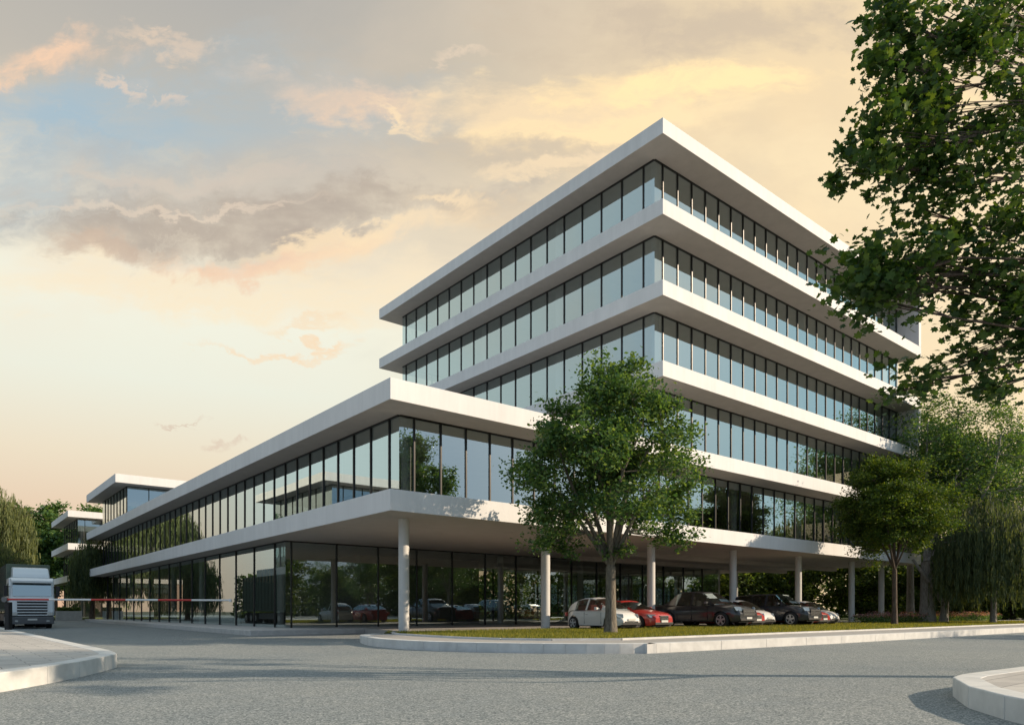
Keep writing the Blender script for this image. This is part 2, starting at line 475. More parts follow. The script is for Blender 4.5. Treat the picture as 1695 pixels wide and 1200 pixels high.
def kerbed(name, pts, top, kerb_w, inner_mat, label_k, i0, i1, joint=2.4):
    """pts counter-clockwise. The kerb runs along points i0..i1; the surface fills the polygon inside it"""
    ins = offset_in(pts, kerb_w)
    kb = MB(); run = []
    for i in range(i0, i1):
        a, b, c, d = pts[i], pts[i + 1], ins[i + 1], ins[i]
        a, b = Vector(a), Vector(b); c, d = Vector(c), Vector(d)
        n = max(1, round((b - a).length / joint))
        for j in range(n):
            g0, g1 = (j + .006 / joint) / n, (j + 1 - .006 / joint) / n
            q = [a.lerp(b, g0), a.lerp(b, g1), d.lerp(c, g1), d.lerp(c, g0)]
            kb.prism([tuple(k) for k in q], ROAD_Z - .05, top)
    k = kb.build('kerb', 'kerb', bevel=.015, seg=2); tag(k, kind='structure')
    inner = [ins[i] if i0 <= i <= i1 else pts[i] for i in range(len(pts))]
    s = MB().prism(inner, ROAD_Z - .02, top - .006).build(name, inner_mat); tag(s, kind='structure')
    return ins

# central island with the grass strip, reaching under the building
W2 = lambda t, s: tuple(L2W(t, s).xy)
isl_front = [(-5.42, 27.6), (-5.68, 26.6), (-5.42, 25.4), (-4.85, 23.8), (-3.95, 22.2), (-2.6, 20.75), (-1.0, 19.85), (.86, 19.25), (2.5, 19.1),
             (3.6, 19.25), (4.4, 19.7)]
e = Vector((11.8, 25.3)) - Vector((4.4, 19.7)); isl_line = [(11.8, 25.3), (20.0, 31.95), (28.2, 38.7), (60.0, 64.6), (95, 93.0)]
isl_back = [W2(75, 60), W2(52, 60), W2(52, 9.75), W2(4, 9.75), (-4.6, 30.8)]
isl = isl_front + isl_line + isl_back
def refine_front(pts, k):
    # smooth the curved nose
    out = []
    for i in range(k - 1):
        p = [Vector((*pts[max(0, min(len(pts) - 1, j))], 0)) for j in (i - 1, i, i + 1, i + 2)]
        for j in range(3):
            t = j / 3
            q = .5 * ((2 * p[1]) + (-p[0] + p[2]) * t + (2 * p[0] - 5 * p[1] + 4 * p[2] - p[3]) * t * t + (-p[0] + 3 * p[1] - 3 * p[2] + p[3]) * t ** 3)
            out.append((q.x, q.y))
    return out + pts[k - 1:]
isl = refine_front(isl, len(isl_front)); nf = (len(isl_front) - 1) * 3
kerbed('pavement', isl, KERB_Z, .35, 'gravel_path', '', 0, nf + 5)
# a second flush band that edges the lawn
# left pavement
lp = [(-7.1, 4.0), (-7.15, 7.5), (-7.25, 10.0), (-7.35, 11.2), (-7.52, 12.3), (-7.8, 13.5), (-8.1, 14.5), (-8.45, 15.05), (-9.1, 15.95), (-28.3, 39.0), (-34, 44.5), (-60, 44.5), (-60, 4.0)]
kerbed('pavement', lp, .08, .32, 'paving', '', 0, 10)
# right corner pavement
rp = [(10.5, 2.0), (60, 2.0), (60, 53), (17.2, 18.6), (8.3, 11.45), (7.0, 10.5), (6.35, 10.0), (5.98, 9.6), (5.74, 9.1), (5.42, 8.4), (5.22, 7.5), (5.12, 6.3), (5.1, 4.0), (5.1, 2.0)]
rp = [(5.1, 2.0), (20, 2.0), (60, 2.0), (60, 53), (17.2, 18.6), (8.3, 11.45), (7.0, 10.5), (6.35, 10.0), (5.98, 9.6), (5.74, 9.1), (5.42, 8.4), (5.22, 7.5), (5.12, 6.3), (5.1, 4.0)]
rp = rp[3:] + rp[:3]
kerbed('pavement', rp, .06, .32, 'paving', '', 0, 11)

# lawns
def lawn_poly(): 
    near = [(-5.0, 28.9), (-4.2, 26.4), (-2.7, 24.3), (-1.6, 22.9), (-.3, 21.8), (1.2, 21.35), (3.3, 21.6)]
    return near + [(10.0, 27.2), (19.0, 34.5), (30.0, 43.8), (45, 56.0), (58, 67)] + [W2(52, -1.2), W2(40, .6), W2(2.6, .75), W2(.3, 1.0)]
lawn = lawn_poly()
tag(MB().prism(lawn, KERB_Z - .1, KERB_Z + .035).build('lawn', 'turf'), kind='structure')
edge = MB()
for i in range(len(lawn) - 5):
    a = Vector((*lawn[i], 0)); b = Vector((*lawn[i + 1], 0)); n = (b - a).normalized(); n = Vector((n.y, -n.x, 0))
    c = a + n * .10; d = b + n * .10
    edge.prism([tuple(c.xy), tuple(d.xy), tuple((b + n * .004).xy), tuple((a + n * .004).xy)], KERB_Z - .08, KERB_Z + .055)
tag(edge.build('lawn_edging', 'kerb'), kind='structure')
tag(MB().prism([W2(52.5, 4), W2(110, 4), W2(110, 130), W2(-10, 130), W2(-10, 80), W2(50, 80), W2(50, 62), W2(52.5, 62)], -.1, .082).build('back_lawn', 'turf'), kind='structure')
tag(MB().prism([W2(53, -3.5), W2(110, -3.5), W2(110, -1.2), W2(53, -1.2)], -.1, .098).build('path', 'concrete'), kind='structure')

# ---------------------------------------------------------------- office building
TOPS = [26.55, 22.36, 18.16, 13.96, 9.73, 5.55]; ST = .82
T0, TL, SD = 16.01, 48.86, 30.2       # tower start, right end (dR axis), depth (dL axis)
GS, GT = 1.64, 1.34                   # glass inset behind the right-hand and left-hand fascia


def facade(out, a, b, z0, z1, module, first, glass='glass', hl=0.0):
    """vertical panes from a to b (local t,s); mullion after 'first', then every 'module'"""
    A = Vector((*a, 0)); B = Vector((*b, 0)); L = (B - A).length; d = (B - A) / L
    n = Vector((d.y, -d.x, 0))                     # outward to the right of a->b
    cuts = [0.0]; x = first
    while x < L - .25: cuts.append(x); x += module
    cuts.append(L)
    for i in range(len(cuts) - 1):
        out.append((A + d * cuts[i], A + d * cuts[i + 1], z0, z1, n, d, i, glass, hl, i == len(cuts) - 2))


def pane_geo(w, gm, mm):
    a, b, z0, z1, n, d, i, gl, hl, last = w
    g = .015
    e = [random.uniform(-.0022, .0022) for _ in range(2)]; q = random.uniform(-.002, .002)
    gm.quad((a.x + n.x * e[0], a.y + n.y * e[0], z0), (b.x + n.x * e[1], b.y + n.y * e[1], z0), (b.x + n.x * (e[1] + q), b.y + n.y * (e[1] + q), z1), (a.x + n.x * (e[0] + q), a.y + n.y * (e[0] + q), z1))
    def bar(p, q, za, zb, out_, in_, w_=None):
        P = [p + n * out_, q + n * out_, q - n * in_, p - n * in_]
        mm.prism([(k.x, k.y) for k in P], za, zb)
    if i > 0: bar(a - d * .034, a + d * .034, z0, z1, .05, .12)
    # head rail sits 2 mm below the soffit and between the uprights
    bar(a + d * .038, b - d * .038, z1 - .07, z1 - .002, .05, .05)
    if hl > 0: bar(a + d * .032, b - d * .032, hl, hl + .06, .04, .04)


def build_windows(root, wins, cap=100, loc=None):
    def score(w):
        a, b, z0, z1, n, d, i, gl, hl, last = w
        c = (a + b) / 2; cw = root_point(root, (c.x, c.y, (z0 + z1) / 2)); v = Vector((0, 0, EYE)) - cw
        nw = Vector((n.x * math.cos(TH) - n.y * math.sin(TH), n.x * math.sin(TH) + n.y * math.cos(TH), 0))
        f = nw.dot(v.normalized())
        px = cw.x / max(cw.y, .1)
        inside = -.74 < px < .72
        return (b - a).length * (z1 - z0) * max(f, 0) / v.length ** 2 * (1 if inside else 0)
    ws = sorted(wins, key=score, reverse=True)
    for w in ws[:cap]:
        gm, mm = MB(), MB(); pane_geo(w, gm, mm)
        o = gm.build('window', w[7], root); mm.build('mullion', 'mullion', o)
    rest = {}
    if ws[cap:]:
        gm, mm = MB(), MB()
        for w in ws[cap:]: pane_geo(w, gm, mm)
        o = gm.build('window', 'glass', root); o['kind'] = 'stuff'
        me = o.data; me.materials.append(M['glass_low'])
        for k, w in enumerate(ws[cap:]):
            if w[7] == 'glass_low': me.polygons[k].material_index = 1
        q = mm.build('mullion', 'mullion', o); q['kind'] = 'stuff'


def root_point(root, p):
    c, s = math.cos(root.rotation_euler[2]), math.sin(root.rotation_euler[2])
    return Vector((root.location[0] + c * p[0] - s * p[1], root.location[1] + s * p[0] + c * p[1], root.location[2] + p[2]))


def slab(root, pts, top, name='floor_slab', th=ST):
    """a slab with a rendered edge; its underside is a soffit sheet set 4 mm up inside the edge band"""
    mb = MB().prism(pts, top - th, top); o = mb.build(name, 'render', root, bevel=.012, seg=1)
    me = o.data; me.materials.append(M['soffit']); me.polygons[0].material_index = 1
    return o


def column(root, t, s, z0, z1, r=.22, name='column'):
    MB().tube([(t, s, z0), (t, s, z0 + .01), (t, s, z1)], [r, r, r], 28).build(name, 'column', root, smooth=True)

ob = empty('office_building', P0, TH, 'large white and glass office block with long low wing and five storey tower', 'office building')
for k in range(4):
    slab(ob, [(T0, 0), (TL, 0), (TL, SD), (T0, SD)], TOPS[k])
LS = [(0, 0), (TL, 0), (TL, SD), (18, SD), (18, 68.4), (0, 68.4)]
slab(ob, LS, TOPS[4]); slab(ob, LS, TOPS[5])
slab(ob, [(0, 52.05), (15, 52.05), (15, 68.4), (0, 68.4)], TOPS[3], 'roof_slab')
for a, b in ((0, 1), (2, 3)):          # end fins between floors
    MB().box(TL - .45, TL - .003, .003, 6.0, TOPS[b] + .002, TOPS[a] - ST - .002).build('end_fin', 'render', ob, bevel=.01, seg=1)
wins = []
for k in range(4):
    z0, z1 = TOPS[k + 1], TOPS[k] - ST
    facade(wins, (T0 + GT, GS), (TL - .46, GS), z0, z1, 1.308, .70)
    facade(wins, (T0 + GT, SD - 1.6), (T0 + GT, GS), z0, z1, 1.6, (SD - 1.6 - GS - .78) % 1.6)
    facade(wins, (TL - 1.4, GS + 5), (TL - 1.4, SD - 1.6), z0, z1, 1.6, 1.6)
    facade(wins, (TL - 1.4, SD - 1.6), (T0 + GT, SD - 1.6), z0, z1, 1.6, 1.6)
z0, z1 = TOPS[5], TOPS[4] - ST
facade(wins, (GT, GS), (TL - 1.4, GS), z0, z1, 1.308, .70)
facade(wins, (GT, 66.8), (GT, GS), z0, z1, 1.6, (66.8 - GS - .78) % 1.6)
facade(wins, (16.6, SD + .2), (16.6, 66.8), z0, z1, 1.6, 1.6)
facade(wins, (TL - 1.4, GS), (TL - 1.4, SD - 1.6), z0, z1, 1.6, 1.6)
facade(wins, (TL - 1.4, SD - 1.6), (16.6, SD - 1.6), z0, z1, 1.6, 1.6)
facade(wins, (GT, 66.8), (16.6, 66.8), z0, z1, 1.6, 1.6)
FZ = .05                                # plinth top
LF = 13.6                               # lobby front
facade(wins, (GT, 66.8), (GT, LF), FZ, TOPS[5] - ST, 3.25, (66.8 - 15.14) % 3.25, 'glass_low')
facade(wins, (GT, LF), (40.7, LF), FZ, TOPS[5] - ST, 2.62, .32, 'glass_low', 0.0)
facade(wins, (40.7, LF), (40.7, 26), FZ, TOPS[5] - ST, 2.62, 2.62, 'glass_low')
facade(wins, (40.7, 26), (22, 26), FZ, TOPS[5] - ST, 2.62, 2.62, 'glass_low', 2.6)
facade(wins, (GT, 53.69), (13.6, 53.69), TOPS[4], TOPS[3] - ST, 1.9, 1.9)
facade(wins, (GT, 66.8), (GT, 53.69), TOPS[4], TOPS[3] - ST, 1.6, 1.6)
build_windows(ob, wins)
# plinth under the ground floor
MB().prism([(-1.83, 9.8), (44, 9.8), (44, 29), (18, 29), (18, 68.5), (-.2, 68.5)], ROAD_Z - .02, FZ).build('plinth', 'concrete', ob, bevel=.02, seg=1)
# columns
for k in range(6): column(ob, 1.74 + 7.85 * k, 1.95, .05, TOPS[5] - ST - .002)
column(ob, 46.1, 1.95, .05, TOPS[5] - ST - .002)
for k in range(5): column(ob, 1.74 + 7.85 * k, 15.4, FZ + .002, TOPS[5] - ST - .002)
for t in (43.2, 46.1): column(ob, t, 15.4, .05, TOPS[5] - ST - .002)
for k in range(6): column(ob, 1.90, 23 + 7.85 * k, FZ + .002, TOPS[5] - ST - .002)
column(ob, 1.9, 67.6, .0, TOPS[5] - ST - .002)
for k in range(6): column(ob, 1.90, 2.05 + 7.85 * k, TOPS[5] + .002, TOPS[4] - ST - .002)
for k in range(1, 6): column(ob, 1.90 + 7.85 * k, 2.05, TOPS[5] + .002, TOPS[4] - ST - .002)
for j in range(4):
    for k in range(4): column(ob, T0 + 1.90 + 7.85 * k, 2.05, TOPS[j + 1] + .002, TOPS[j] - ST - .002)
    column(ob, T0 + 1.90, 9.9, TOPS[j + 1] + .002, TOPS[j] - ST - .002)
    column(ob, T0 + 1.90, 17.8, TOPS[j + 1] + .002, TOPS[j] - ST - .002)
# inner core walls seen through the glass
for j in range(4):
    MB().box(T0 + 9, TL - 9, 9.5, 20, TOPS[j + 1] + .003, TOPS[j] - ST - .003).build('core_wall', 'wall_in', ob)
MB().box(24, TL - 8, 9.5, 20, TOPS[5] + .003, TOPS[4] - ST - .003).build('core_wall', 'wall_in', ob)
MB().box(9, 12, 12, 64, TOPS[5] + .003, TOPS[4] - ST - .003).build('core_wall', 'wall_in', ob)
MB().box(9, 12, 31, 64, FZ + .003, TOPS[5] - ST - .003).build('core_wall', 'wall_in', ob)
MB().box(9, 19, 20, 30.9, FZ + .003, TOPS[5] - ST - .003).build('core_wall', 'wall_in', ob)
MB().box(6, 12, 56, 65, TOPS[4] + .003, TOPS[3] - ST - .003).build('core_wall', 'wall_in', ob)
for s in (6.5, 11.2):
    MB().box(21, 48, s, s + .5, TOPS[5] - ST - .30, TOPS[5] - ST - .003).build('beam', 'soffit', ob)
# wooden screen glimpsed in the lobby
w = MB()
for k in range(14): w.box(3.0 + k * .22, 3.1 + k * .22, 27.0, 27.06, 3.0, 4.3)
w.build('slatted_screen', 'wall_warm', ob)


def pavilion(name, origin, L, W, label, cat, levels=3, shorten=0.0):
    r = empty(name, origin, TH, label, cat)
    tops = TOPS[3:3 + levels]
    for k, z in enumerate(tops):
        slab(r, [(0, 0), (W, 0), (W, L), (0, L)], z, 'roof_slab' if k == 0 else 'floor_slab')
    ws = []
    lv = list(tops) + [FZ]
    for k in range(levels):
        za, zb = lv[k + 1], tops[k] - ST
        facade(ws, (GT, GS), (W - 1.4, GS), za, zb, 1.9, .8)
        facade(ws, (GT, L - 1.6), (GT, GS), za, zb, 1.6, .8)
        facade(ws, (W - 1.4, GS), (W - 1.4, L - 1.6), za, zb, 1.6, 1.6)
        facade(ws, (W - 1.4, L - 1.6), (GT, L - 1.6), za, zb, 3.2, 3.2)
        MB().box(W * .4, W * .7, L * .3, L * .7, za + .003, zb - .003).build('core_wall', 'wall_warm' if k == 2 else 'wall_in', r)
        for (t, s) in ((1.9, 2.05), (1.9, L - 2.3)): column(r, t, s, za + .002, zb - .002)
    build_windows(r, ws, 60)
    MB().box(-.3, W, -.3, L, ROAD_Z - .02, FZ).build('plinth', 'concrete', r)
    return r
pavilion('office_building', L2W(0.1, 83.5), 16.4, 14, 'small three storey white pavilion farthest away, behind the truck and past the wing', 'office building')
pavilion('office_building', L2W(-34.2, 38.6), 17.8, 22, 'three storey white pavilion with wide flat roof mirrored in the long wing windows', 'office building')

# planter by the far pavilion
pl = empty('planter', at(114, 1024, 84) * 1.0, TH, 'long grey concrete planter with clipped dark hedge beside the truck', 'planter')
pl.location = ((114 - CX) / F * 84, 84, ROAD_Z)
MB().box(-1.3, 1.3, -.5, .5, 0, 1.15).build('box', 'concrete', pl, bevel=.02)

# ---------------------------------------------------------------- vegetation
rng = np.random.default_rng(7)
LEAF_DIAMOND = (np.array([[0, -.5, 0], [.28, 0, .06], [0, .5, 0], [-.28, 0, .06]]), np.array([[0, 1, 2, 3]]))
def maple_template():
    pts = [(0, -.35), (.22, -.42), (.30, -.20), (.55, -.12), (.38, .08), (.45, .32), (.20, .26), (0, .60),
           (-.20, .26), (-.45, .32), (-.38, .08), (-.55, -.12), (-.30, -.20), (-.22, -.42)]
    v = [(0, 0, .0)] + [(x, y, -.12 * (abs(x) * 1.5) ** 1.5 + .03 * y) for x, y in pts]; n = len(pts)
    return np.array(v), np.array([[0, 1 + i, 1 + (i + 1) % n] for i in range(n)])
LEAF_MAPLE = maple_template()
LEAF_NEEDLE = (np.array([[-.07, 0, 0], [.07, 0, 0], [.05, .0, -1.0], [-.05, .03, -1.0]]), np.array([[0, 1, 2, 3]]))
LEAF_FOLD = (np.array([[0, -.5, 0], [.32, -.05, .08], [.2, .3, .05], [0, .55, 0], [-.2, .3, .05], [-.32, -.05, .08]]),
             np.array([[0, 1, 2, 3], [0, 3, 4, 5]]))


def rot_mats(n, up=.5, droop=0.0):
    """random leaf frames whose normals lean upward"""
    z = rng.normal(size=(n, 3)); z[:, 2] = np.abs(z[:, 2]) + up; z /= np.linalg.norm(z, axis=1, keepdims=True)
    a = rng.normal(size=(n, 3)); a[:, 2] -= droop; a -= (a * z).sum(1, keepdims=True) * z; a /= np.linalg.norm(a, axis=1, keepdims=True)
    b = np.cross(a, z)
    return np.stack([b, a, z], axis=2)


def leaf_mesh(name, P, size, tpl, m, parent, up=.5, upright=False, droop=0.0, jitter=.45):
    n = len(P); V, Fc = tpl
    if upright:
        th = rng.uniform(0, 2 * np.pi, n); c, s = np.cos(th), np.sin(th); o = np.zeros(n); l = np.ones(n)
        Rm = np.stack([np.stack([c, s, o], 1), np.stack([-s, c, o], 1), np.stack([o, o, l], 1)], 2)
        tilt = rng.normal(scale=.10, size=(n, 2)); Rm[:, 0, 2] += tilt[:, 0]; Rm[:, 1, 2] += tilt[:, 1]
    else: Rm = rot_mats(n, up, droop)
    sz = size * (1 + rng.uniform(-jitter, jitter, n))
    W = np.einsum('nij,kj->nki', Rm, V) * sz[:, None, None] + P[:, None, :]
    k = len(V); Fa = (Fc[None] + (np.arange(n) * k)[:, None, None]).reshape(-1, Fc.shape[1])
    return big_mesh(name, W.reshape(-1, 3), Fa, m, parent)


def curve_pts(a, b, sag, n=5, wob=.12, seed=None):
    a = np.array(a, float); b = np.array(b, float); d = b - a; L = np.linalg.norm(d)
    out = []
    off = rng.normal(scale=wob * L * .35, size=3)
    for i in range(n + 1):
        t = i / n
        p = a + d * t; p = p + off * math.sin(math.pi * t); p[2] += sag * L * math.sin(math.pi * t)
        out.append(tuple(p))
    return out


def make_tree(name, base, fork_h, crown_c, crown_r, n_main, n_clump, leaves, leaf_size, leafm, barkm, r0, label, cat, group=None,
              tpl=LEAF_DIAMOND, clump_r=.55, shell=.55, up=.5, low=-.85, seed=1, lean=(0, 0), sub=5, spread=1.0, trunk_top=None, flat=.75, cone=0.0, extra=None, limbs=()):
    """base: world point. crown_c / crown_r relative to base."""
    global rng
    rng = np.random.default_rng(seed)
    root = empty(name, base, 0, label, cat, group)
    cc = np.array(crown_c, float); cr = np.array(crown_r, float)
    tr = MB(); fork = np.array([lean[0], lean[1], fork_h])
    path = [(0, 0, -.1), (0, 0, .12), (lean[0] * .15, lean[1] * .15, fork_h * .3), (lean[0] * .5, lean[1] * .5, fork_h * .65), tuple(fork)]
    tr.tube(path, [r0 * 1.45, r0 * 1.15, r0 * .92, r0 * .84, r0 * .8], 12)
    top = np.array(trunk_top) if trunk_top is not None else cc + np.array([0, 0, cr[2] * .75])
    lead = curve_pts(fork - np.array([0, 0, .05]), top, 0, 6, .10); tr.tube(lead, [r0 * .62 * (1 - i / 7) + .012 for i in range(7)], 8)
    for lp_, lr_ in limbs: tr.tube(lp_, lr_, 9)
    # clump centres in the crown
    C = []
    while len(C) < n_clump:
        d = rng.normal(size=3); d /= np.linalg.norm(d)
        if d[2] < low: continue
        rr = shell + (1 - shell) * rng.uniform() ** .6 if rng.uniform() < .75 else rng.uniform(.15, shell)
        p = d * rr
        if cone: p[:2] *= (1 - cone * max(0, p[2]))
        p = cc + p * cr
        C.append(p)
    if extra is not None: C += [np.array(q, float) for q in extra]
    C = np.array(C)
    # main limbs: seeds in the crown, clumps attach to nearest limb point
    mains = []
    for i in range(n_main):
        th = 2 * math.pi * (i + rng.uniform(-.3, .3)) / n_main
        el = rng.uniform(-.25, .6)
        tgt = cc + np.array([math.cos(th) * .62, math.sin(th) * .62, el]) * cr
        st = fork if rng.uniform() < .6 else np.array(lead[rng.integers(1, 3)])
        pts = curve_pts(st, tgt, .06, 6, .18)
        rr = r0 * rng.uniform(.34, .5)
        tr.tube(pts, [rr * (1 - j / 7.5) for j in range(7)], 7)
        mains += [(np.array(p), rr * (1 - j / 7.5)) for j, p in enumerate(pts) if j >= 2]
    mains += [(np.array(p), r0 * .4 * (1 - j / 8)) for j, p in enumerate(lead) if j >= 2]
    MP = np.array([p for p, _ in mains]); MR = [r for _, r in mains]
    tw = MB(); LP = []
    per = int(leaves / max(1, len(C)))
    for c in C:
        dd = np.linalg.norm(MP - c, axis=1) + np.maximum(0, MP[:, 2] - c[2]) * .6
        j = int(np.argmin(dd)); p = MP[j]; r = min(MR[j] * .6, .05 * r0 / .25)
        pts = curve_pts(p, c, .05, 4, .15)
        tr.tube(pts, [max(.008, r * (1 - k / 5)) for k in range(5)], 5, cap=False)
        k_r = clump_r * rng.uniform(.65, 1.35)
        subs = rng.normal(size=(sub, 3)) * np.array([k_r, k_r, k_r * flat]) * .62 + c
        for q in subs:
            tr.tube([pts[-2], tuple((np.array(pts[-1]) + q) / 2), tuple(q)], [max(.006, r * .35), .006, .004], 3, cap=False)
            m_ = max(3, int(per / sub * rng.uniform(.5, 1.5)))
            LP.append(q + rng.normal(size=(m_, 3)) * np.array([k_r, k_r, k_r * flat]) * .36 * spread)
    LP = np.concatenate(LP)
    tr.build('trunk', barkm, root, smooth=60)
    leaf_mesh('crown', LP, leaf_size, tpl, leafm, root, up)
    return root


def make_willow(name, base, fork_h, crown_c, crown_r, n_str, leafm, barkm, r0, label, cat, group=None, seed=3, leaf=.22, strand=3.0, dens=7, wid=1.0, low_z=.9):
    global rng
    rng = np.random.default_rng(seed)
    root = empty(name, base, 0, label, cat, group)
    cc = np.array(crown_c, float); cr = np.array(crown_r, float)
    tr = MB(); tr.tube([(0, 0, -.1), (0, 0, .15), (.05, 0, fork_h * .5), (0, .05, fork_h)], [r0 * 1.4, r0 * 1.1, r0 * .9, r0 * .8], 12)
    tr.tube(curve_pts((0, 0, fork_h - .05), cc + np.array([0, 0, cr[2] * .8]), 0, 5, .1), [r0 * .6 * (1 - i / 6) + .01 for i in range(6)], 7)
    LP = []
    for i in range(n_str):
        d = rng.normal(size=3); d[2] = abs(d[2]) * .9 + .02; d /= np.linalg.norm(d)
        p = cc + d * cr * rng.uniform(.45, 1.0)
        if i % 12 == 0:
            tr.tube(curve_pts((0, 0, fork_h + rng.uniform(-.2, cr[2] * .5)), p, .12, 5, .08), [r0 * .22 * (1 - k / 6) + .006 for k in range(6)], 5, cap=False)
        L = strand * rng.uniform(.5, 1.25) * (1.0 + .5 * (1 - d[2]))
        L = min(L, p[2] - low_z * rng.uniform(.7, 1.5))
        if L < .3: continue
        n = int(L / leaf * dens / 3) + 2
        t = np.sort(rng.uniform(0, 1, n)); out = d[:2] * .25
        q = np.stack([p[0] + out[0] * t + rng.normal(scale=.05 * wid, size=n), p[1] + out[1] * t + rng.normal(scale=.05 * wid, size=n), p[2] - L * t], 1)
        LP.append(q)
    LP = np.concatenate(LP)
    tr.build('trunk', barkm, root, smooth=60)
    leaf_mesh('crown', LP, leaf, LEAF_NEEDLE if leaf < .5 else LEAF_NEEDLE, leafm, root, upright=True, jitter=.5)
    return root

# 1. plane tree in the middle of the grass strip
make_tree('broadleaf_tree', (3.67, 26.3, .10), 2.5, (-.05, 0, 6.2), (3.25, 3.0, 3.75), 11, 138, 53000, .128, 'leaf_mid', 'bark', .225,
          'full green tree on the grass strip in front of the small white car', 'tree', tpl=LEAF_FOLD, clump_r=.50, shell=.6, seed=11, cone=.42,
          sub=6, low=-.72, extra=[(-2.3, 0, 3.35), (-1.7, .3, 3.2), (-2.7, .2, 4.3), (-3.0, -.2, 4.5), (2.0, 0, 3.6), (2.7, 0, 4.1), (.5, -.3, 3.1), (-2.2, 0, 8.3), (-2.5, .1, 7.7), (.6, 0, 9.9), (1.0, 0, 9.6), (.2, .2, 9.7), (-.9, 0, 9.3), (2.0, 0, 8.4), (2.9, 0, 6.4), (2.8, 0, 5.4), (-3.0, 0, 6.0)])
# 2. olive tree at the right-hand end of the strip
make_tree('broadleaf_tree', (23.8, 44.0, .10), 3.4, (-.1, 0, 7.15), (2.85, 2.8, 3.0), 8, 160, 95000, .145, 'leaf_olive', 'bark_dark', .17,
          'round dense olive green tree in front of the far end of the tower', 'tree', tpl=LEAF_DIAMOND, clump_r=.75, shell=.45, seed=5, sub=6,
          flat=.6, extra=[(3.3, .3, 8.2), (3.9, .4, 8.0), (3.5, .5, 7.5)])
# 3. willow right
make_willow('willow_tree', (34.7, 51.0, .10), 4.2, (0, 0, 5.6), (4.1, 3.6, 3.9), 1500, 'leaf_willow', 'bark_pale', .20,
            'drooping dark willow with pale trunk at the right edge beside the flower bed', 'willow tree', seed=8, leaf=.26, strand=3.4, dens=8, low_z=1.3)
# 4. large trees behind at the right
make_tree('broadleaf_tree', (32.0, 54.5, .10), 4.6, (3.4, 1.5, 11.5), (5.6, 5.2, 6.6), 9, 190, 60000, .20, 'leaf_mid', 'bark_pale', .55,
          'tall tree with thick grey forked trunk behind the flower bed', 'tree', clump_r=1.05, shell=.5, seed=21, sub=6,
          limbs=[([(.95, -.5, -.1), (1.0, -.5, .7), (1.1, -.5, 1.5)], [.36, .28, .26]), ([(1.1, -.5, 1.4), (1.7, -.5, 2.3), (2.0, -.4, 3.5), (2.3, -.2, 5.5)], [.22, .17, .15, .08]),
                 ([(1.05, -.5, 1.35), (.2, -.55, 2.4), (-.5, -.4, 3.6), (-1.3, -.3, 4.8)], [.22, .17, .14, .10])])
make_tree('broadleaf_tree', (33.8, 60.0, .10), 5.5, (.6, 1.0, 12.0), (4.4, 4.4, 6.0), 7, 110, 30000, .22, 'leaf_mid', 'bark_pale', .32,
          'slimmer tree behind the tall forked one, close to the tower end', 'tree', clump_r=1.1, shell=.5, seed=22, sub=6)
make_tree('broadleaf_tree', (47.0, 60.0, .10), 4.5, (0, 0, 10.5), (6.5, 6.0, 7.2), 8, 150, 36000, .26, 'leaf_mid', 'bark_pale', .4,
          'tall spreading tree behind the willow at the right edge', 'tree', clump_r=1.3, shell=.5, seed=23, sub=6)
# 5. the near maple whose crown hangs in from the right
near_ex = []
nb = np.array([11.8, 12.2, .06])
def NP(u, v, d): return tuple(np.array(at(u + 42, v, d)) - nb)
SPOTS = [(1590, 470, 11.8), (1640, 490, 12.0), (1560, 530, 12.0), (1610, 535, 12.1), (1570, 585, 12.2), (1372, 448, 11.2), (1400, 468, 11.3), (1395, 492, 11.3), (1430, 470, 11.4), (1368, 270, 11.2), (1432, 30, 11.3), (1425, 85, 11.1), (1440, 190, 11.2), (1480, 200, 11.5), (1560, 100, 11.4), (1640, 10, 11.7), (1650, 160, 12.2), (1460, 60, 11.2), (1445, 110, 11), (1450, 165, 11.2), (1500, 20, 11.5), (1500, 90, 12), (1490, 150, 11.6), (1540, 60, 11.3), (1600, 40, 11.6), (1610, 110, 11.2),
         (1660, 50, 12.4), (1670, 130, 11.8), (1430, 250, 11.1), (1425, 280, 11.0), (1460, 240, 11.2), (1470, 300, 11.4), (1510, 210, 11.6), (1520, 270, 11.3), (1560, 220, 11.9), (1580, 300, 11.2),
         (1640, 200, 11.9), (1610, 360, 12.1), (1480, 345, 11.5), (1670, 360, 11.2), (1510, 380, 11.7), (1560, 400, 11.5), (1410, 442, 11.2), (1440, 455, 11.4),
         (1425, 480, 11.2), (1470, 430, 11.3), (1500, 450, 11.6), (1540, 455, 11.7), (1590, 440, 11.8), (1680, 440, 11.9), 
         (1660, 520, 12.0), (1640, 600, 12.4), (1680, 570, 12.0), (1480, 630, 12.2), (1455, 645, 12.2), (1690, 640, 12.4), (1600, 640, 12.3), (1580, 10, 12.4), (1690, 200, 12.2), (1690, 310, 12.4), (1620, 260, 11.2)]
for s_ in SPOTS: near_ex.append(NP(*s_))
make_tree('maple_tree', tuple(nb), 3.2, (1.6, .4, 8.4), (4.0, 4.0, 3.4), 10, 34, 21000, .108, 'leaf_maple', 'bark_dark', .24,
          'near maple with large dark leaves hanging in from the top right corner', 'tree', tpl=LEAF_MAPLE, clump_r=.42, shell=.5, seed=31,
          sub=6, up=.7, extra=near_ex, low=-.1)

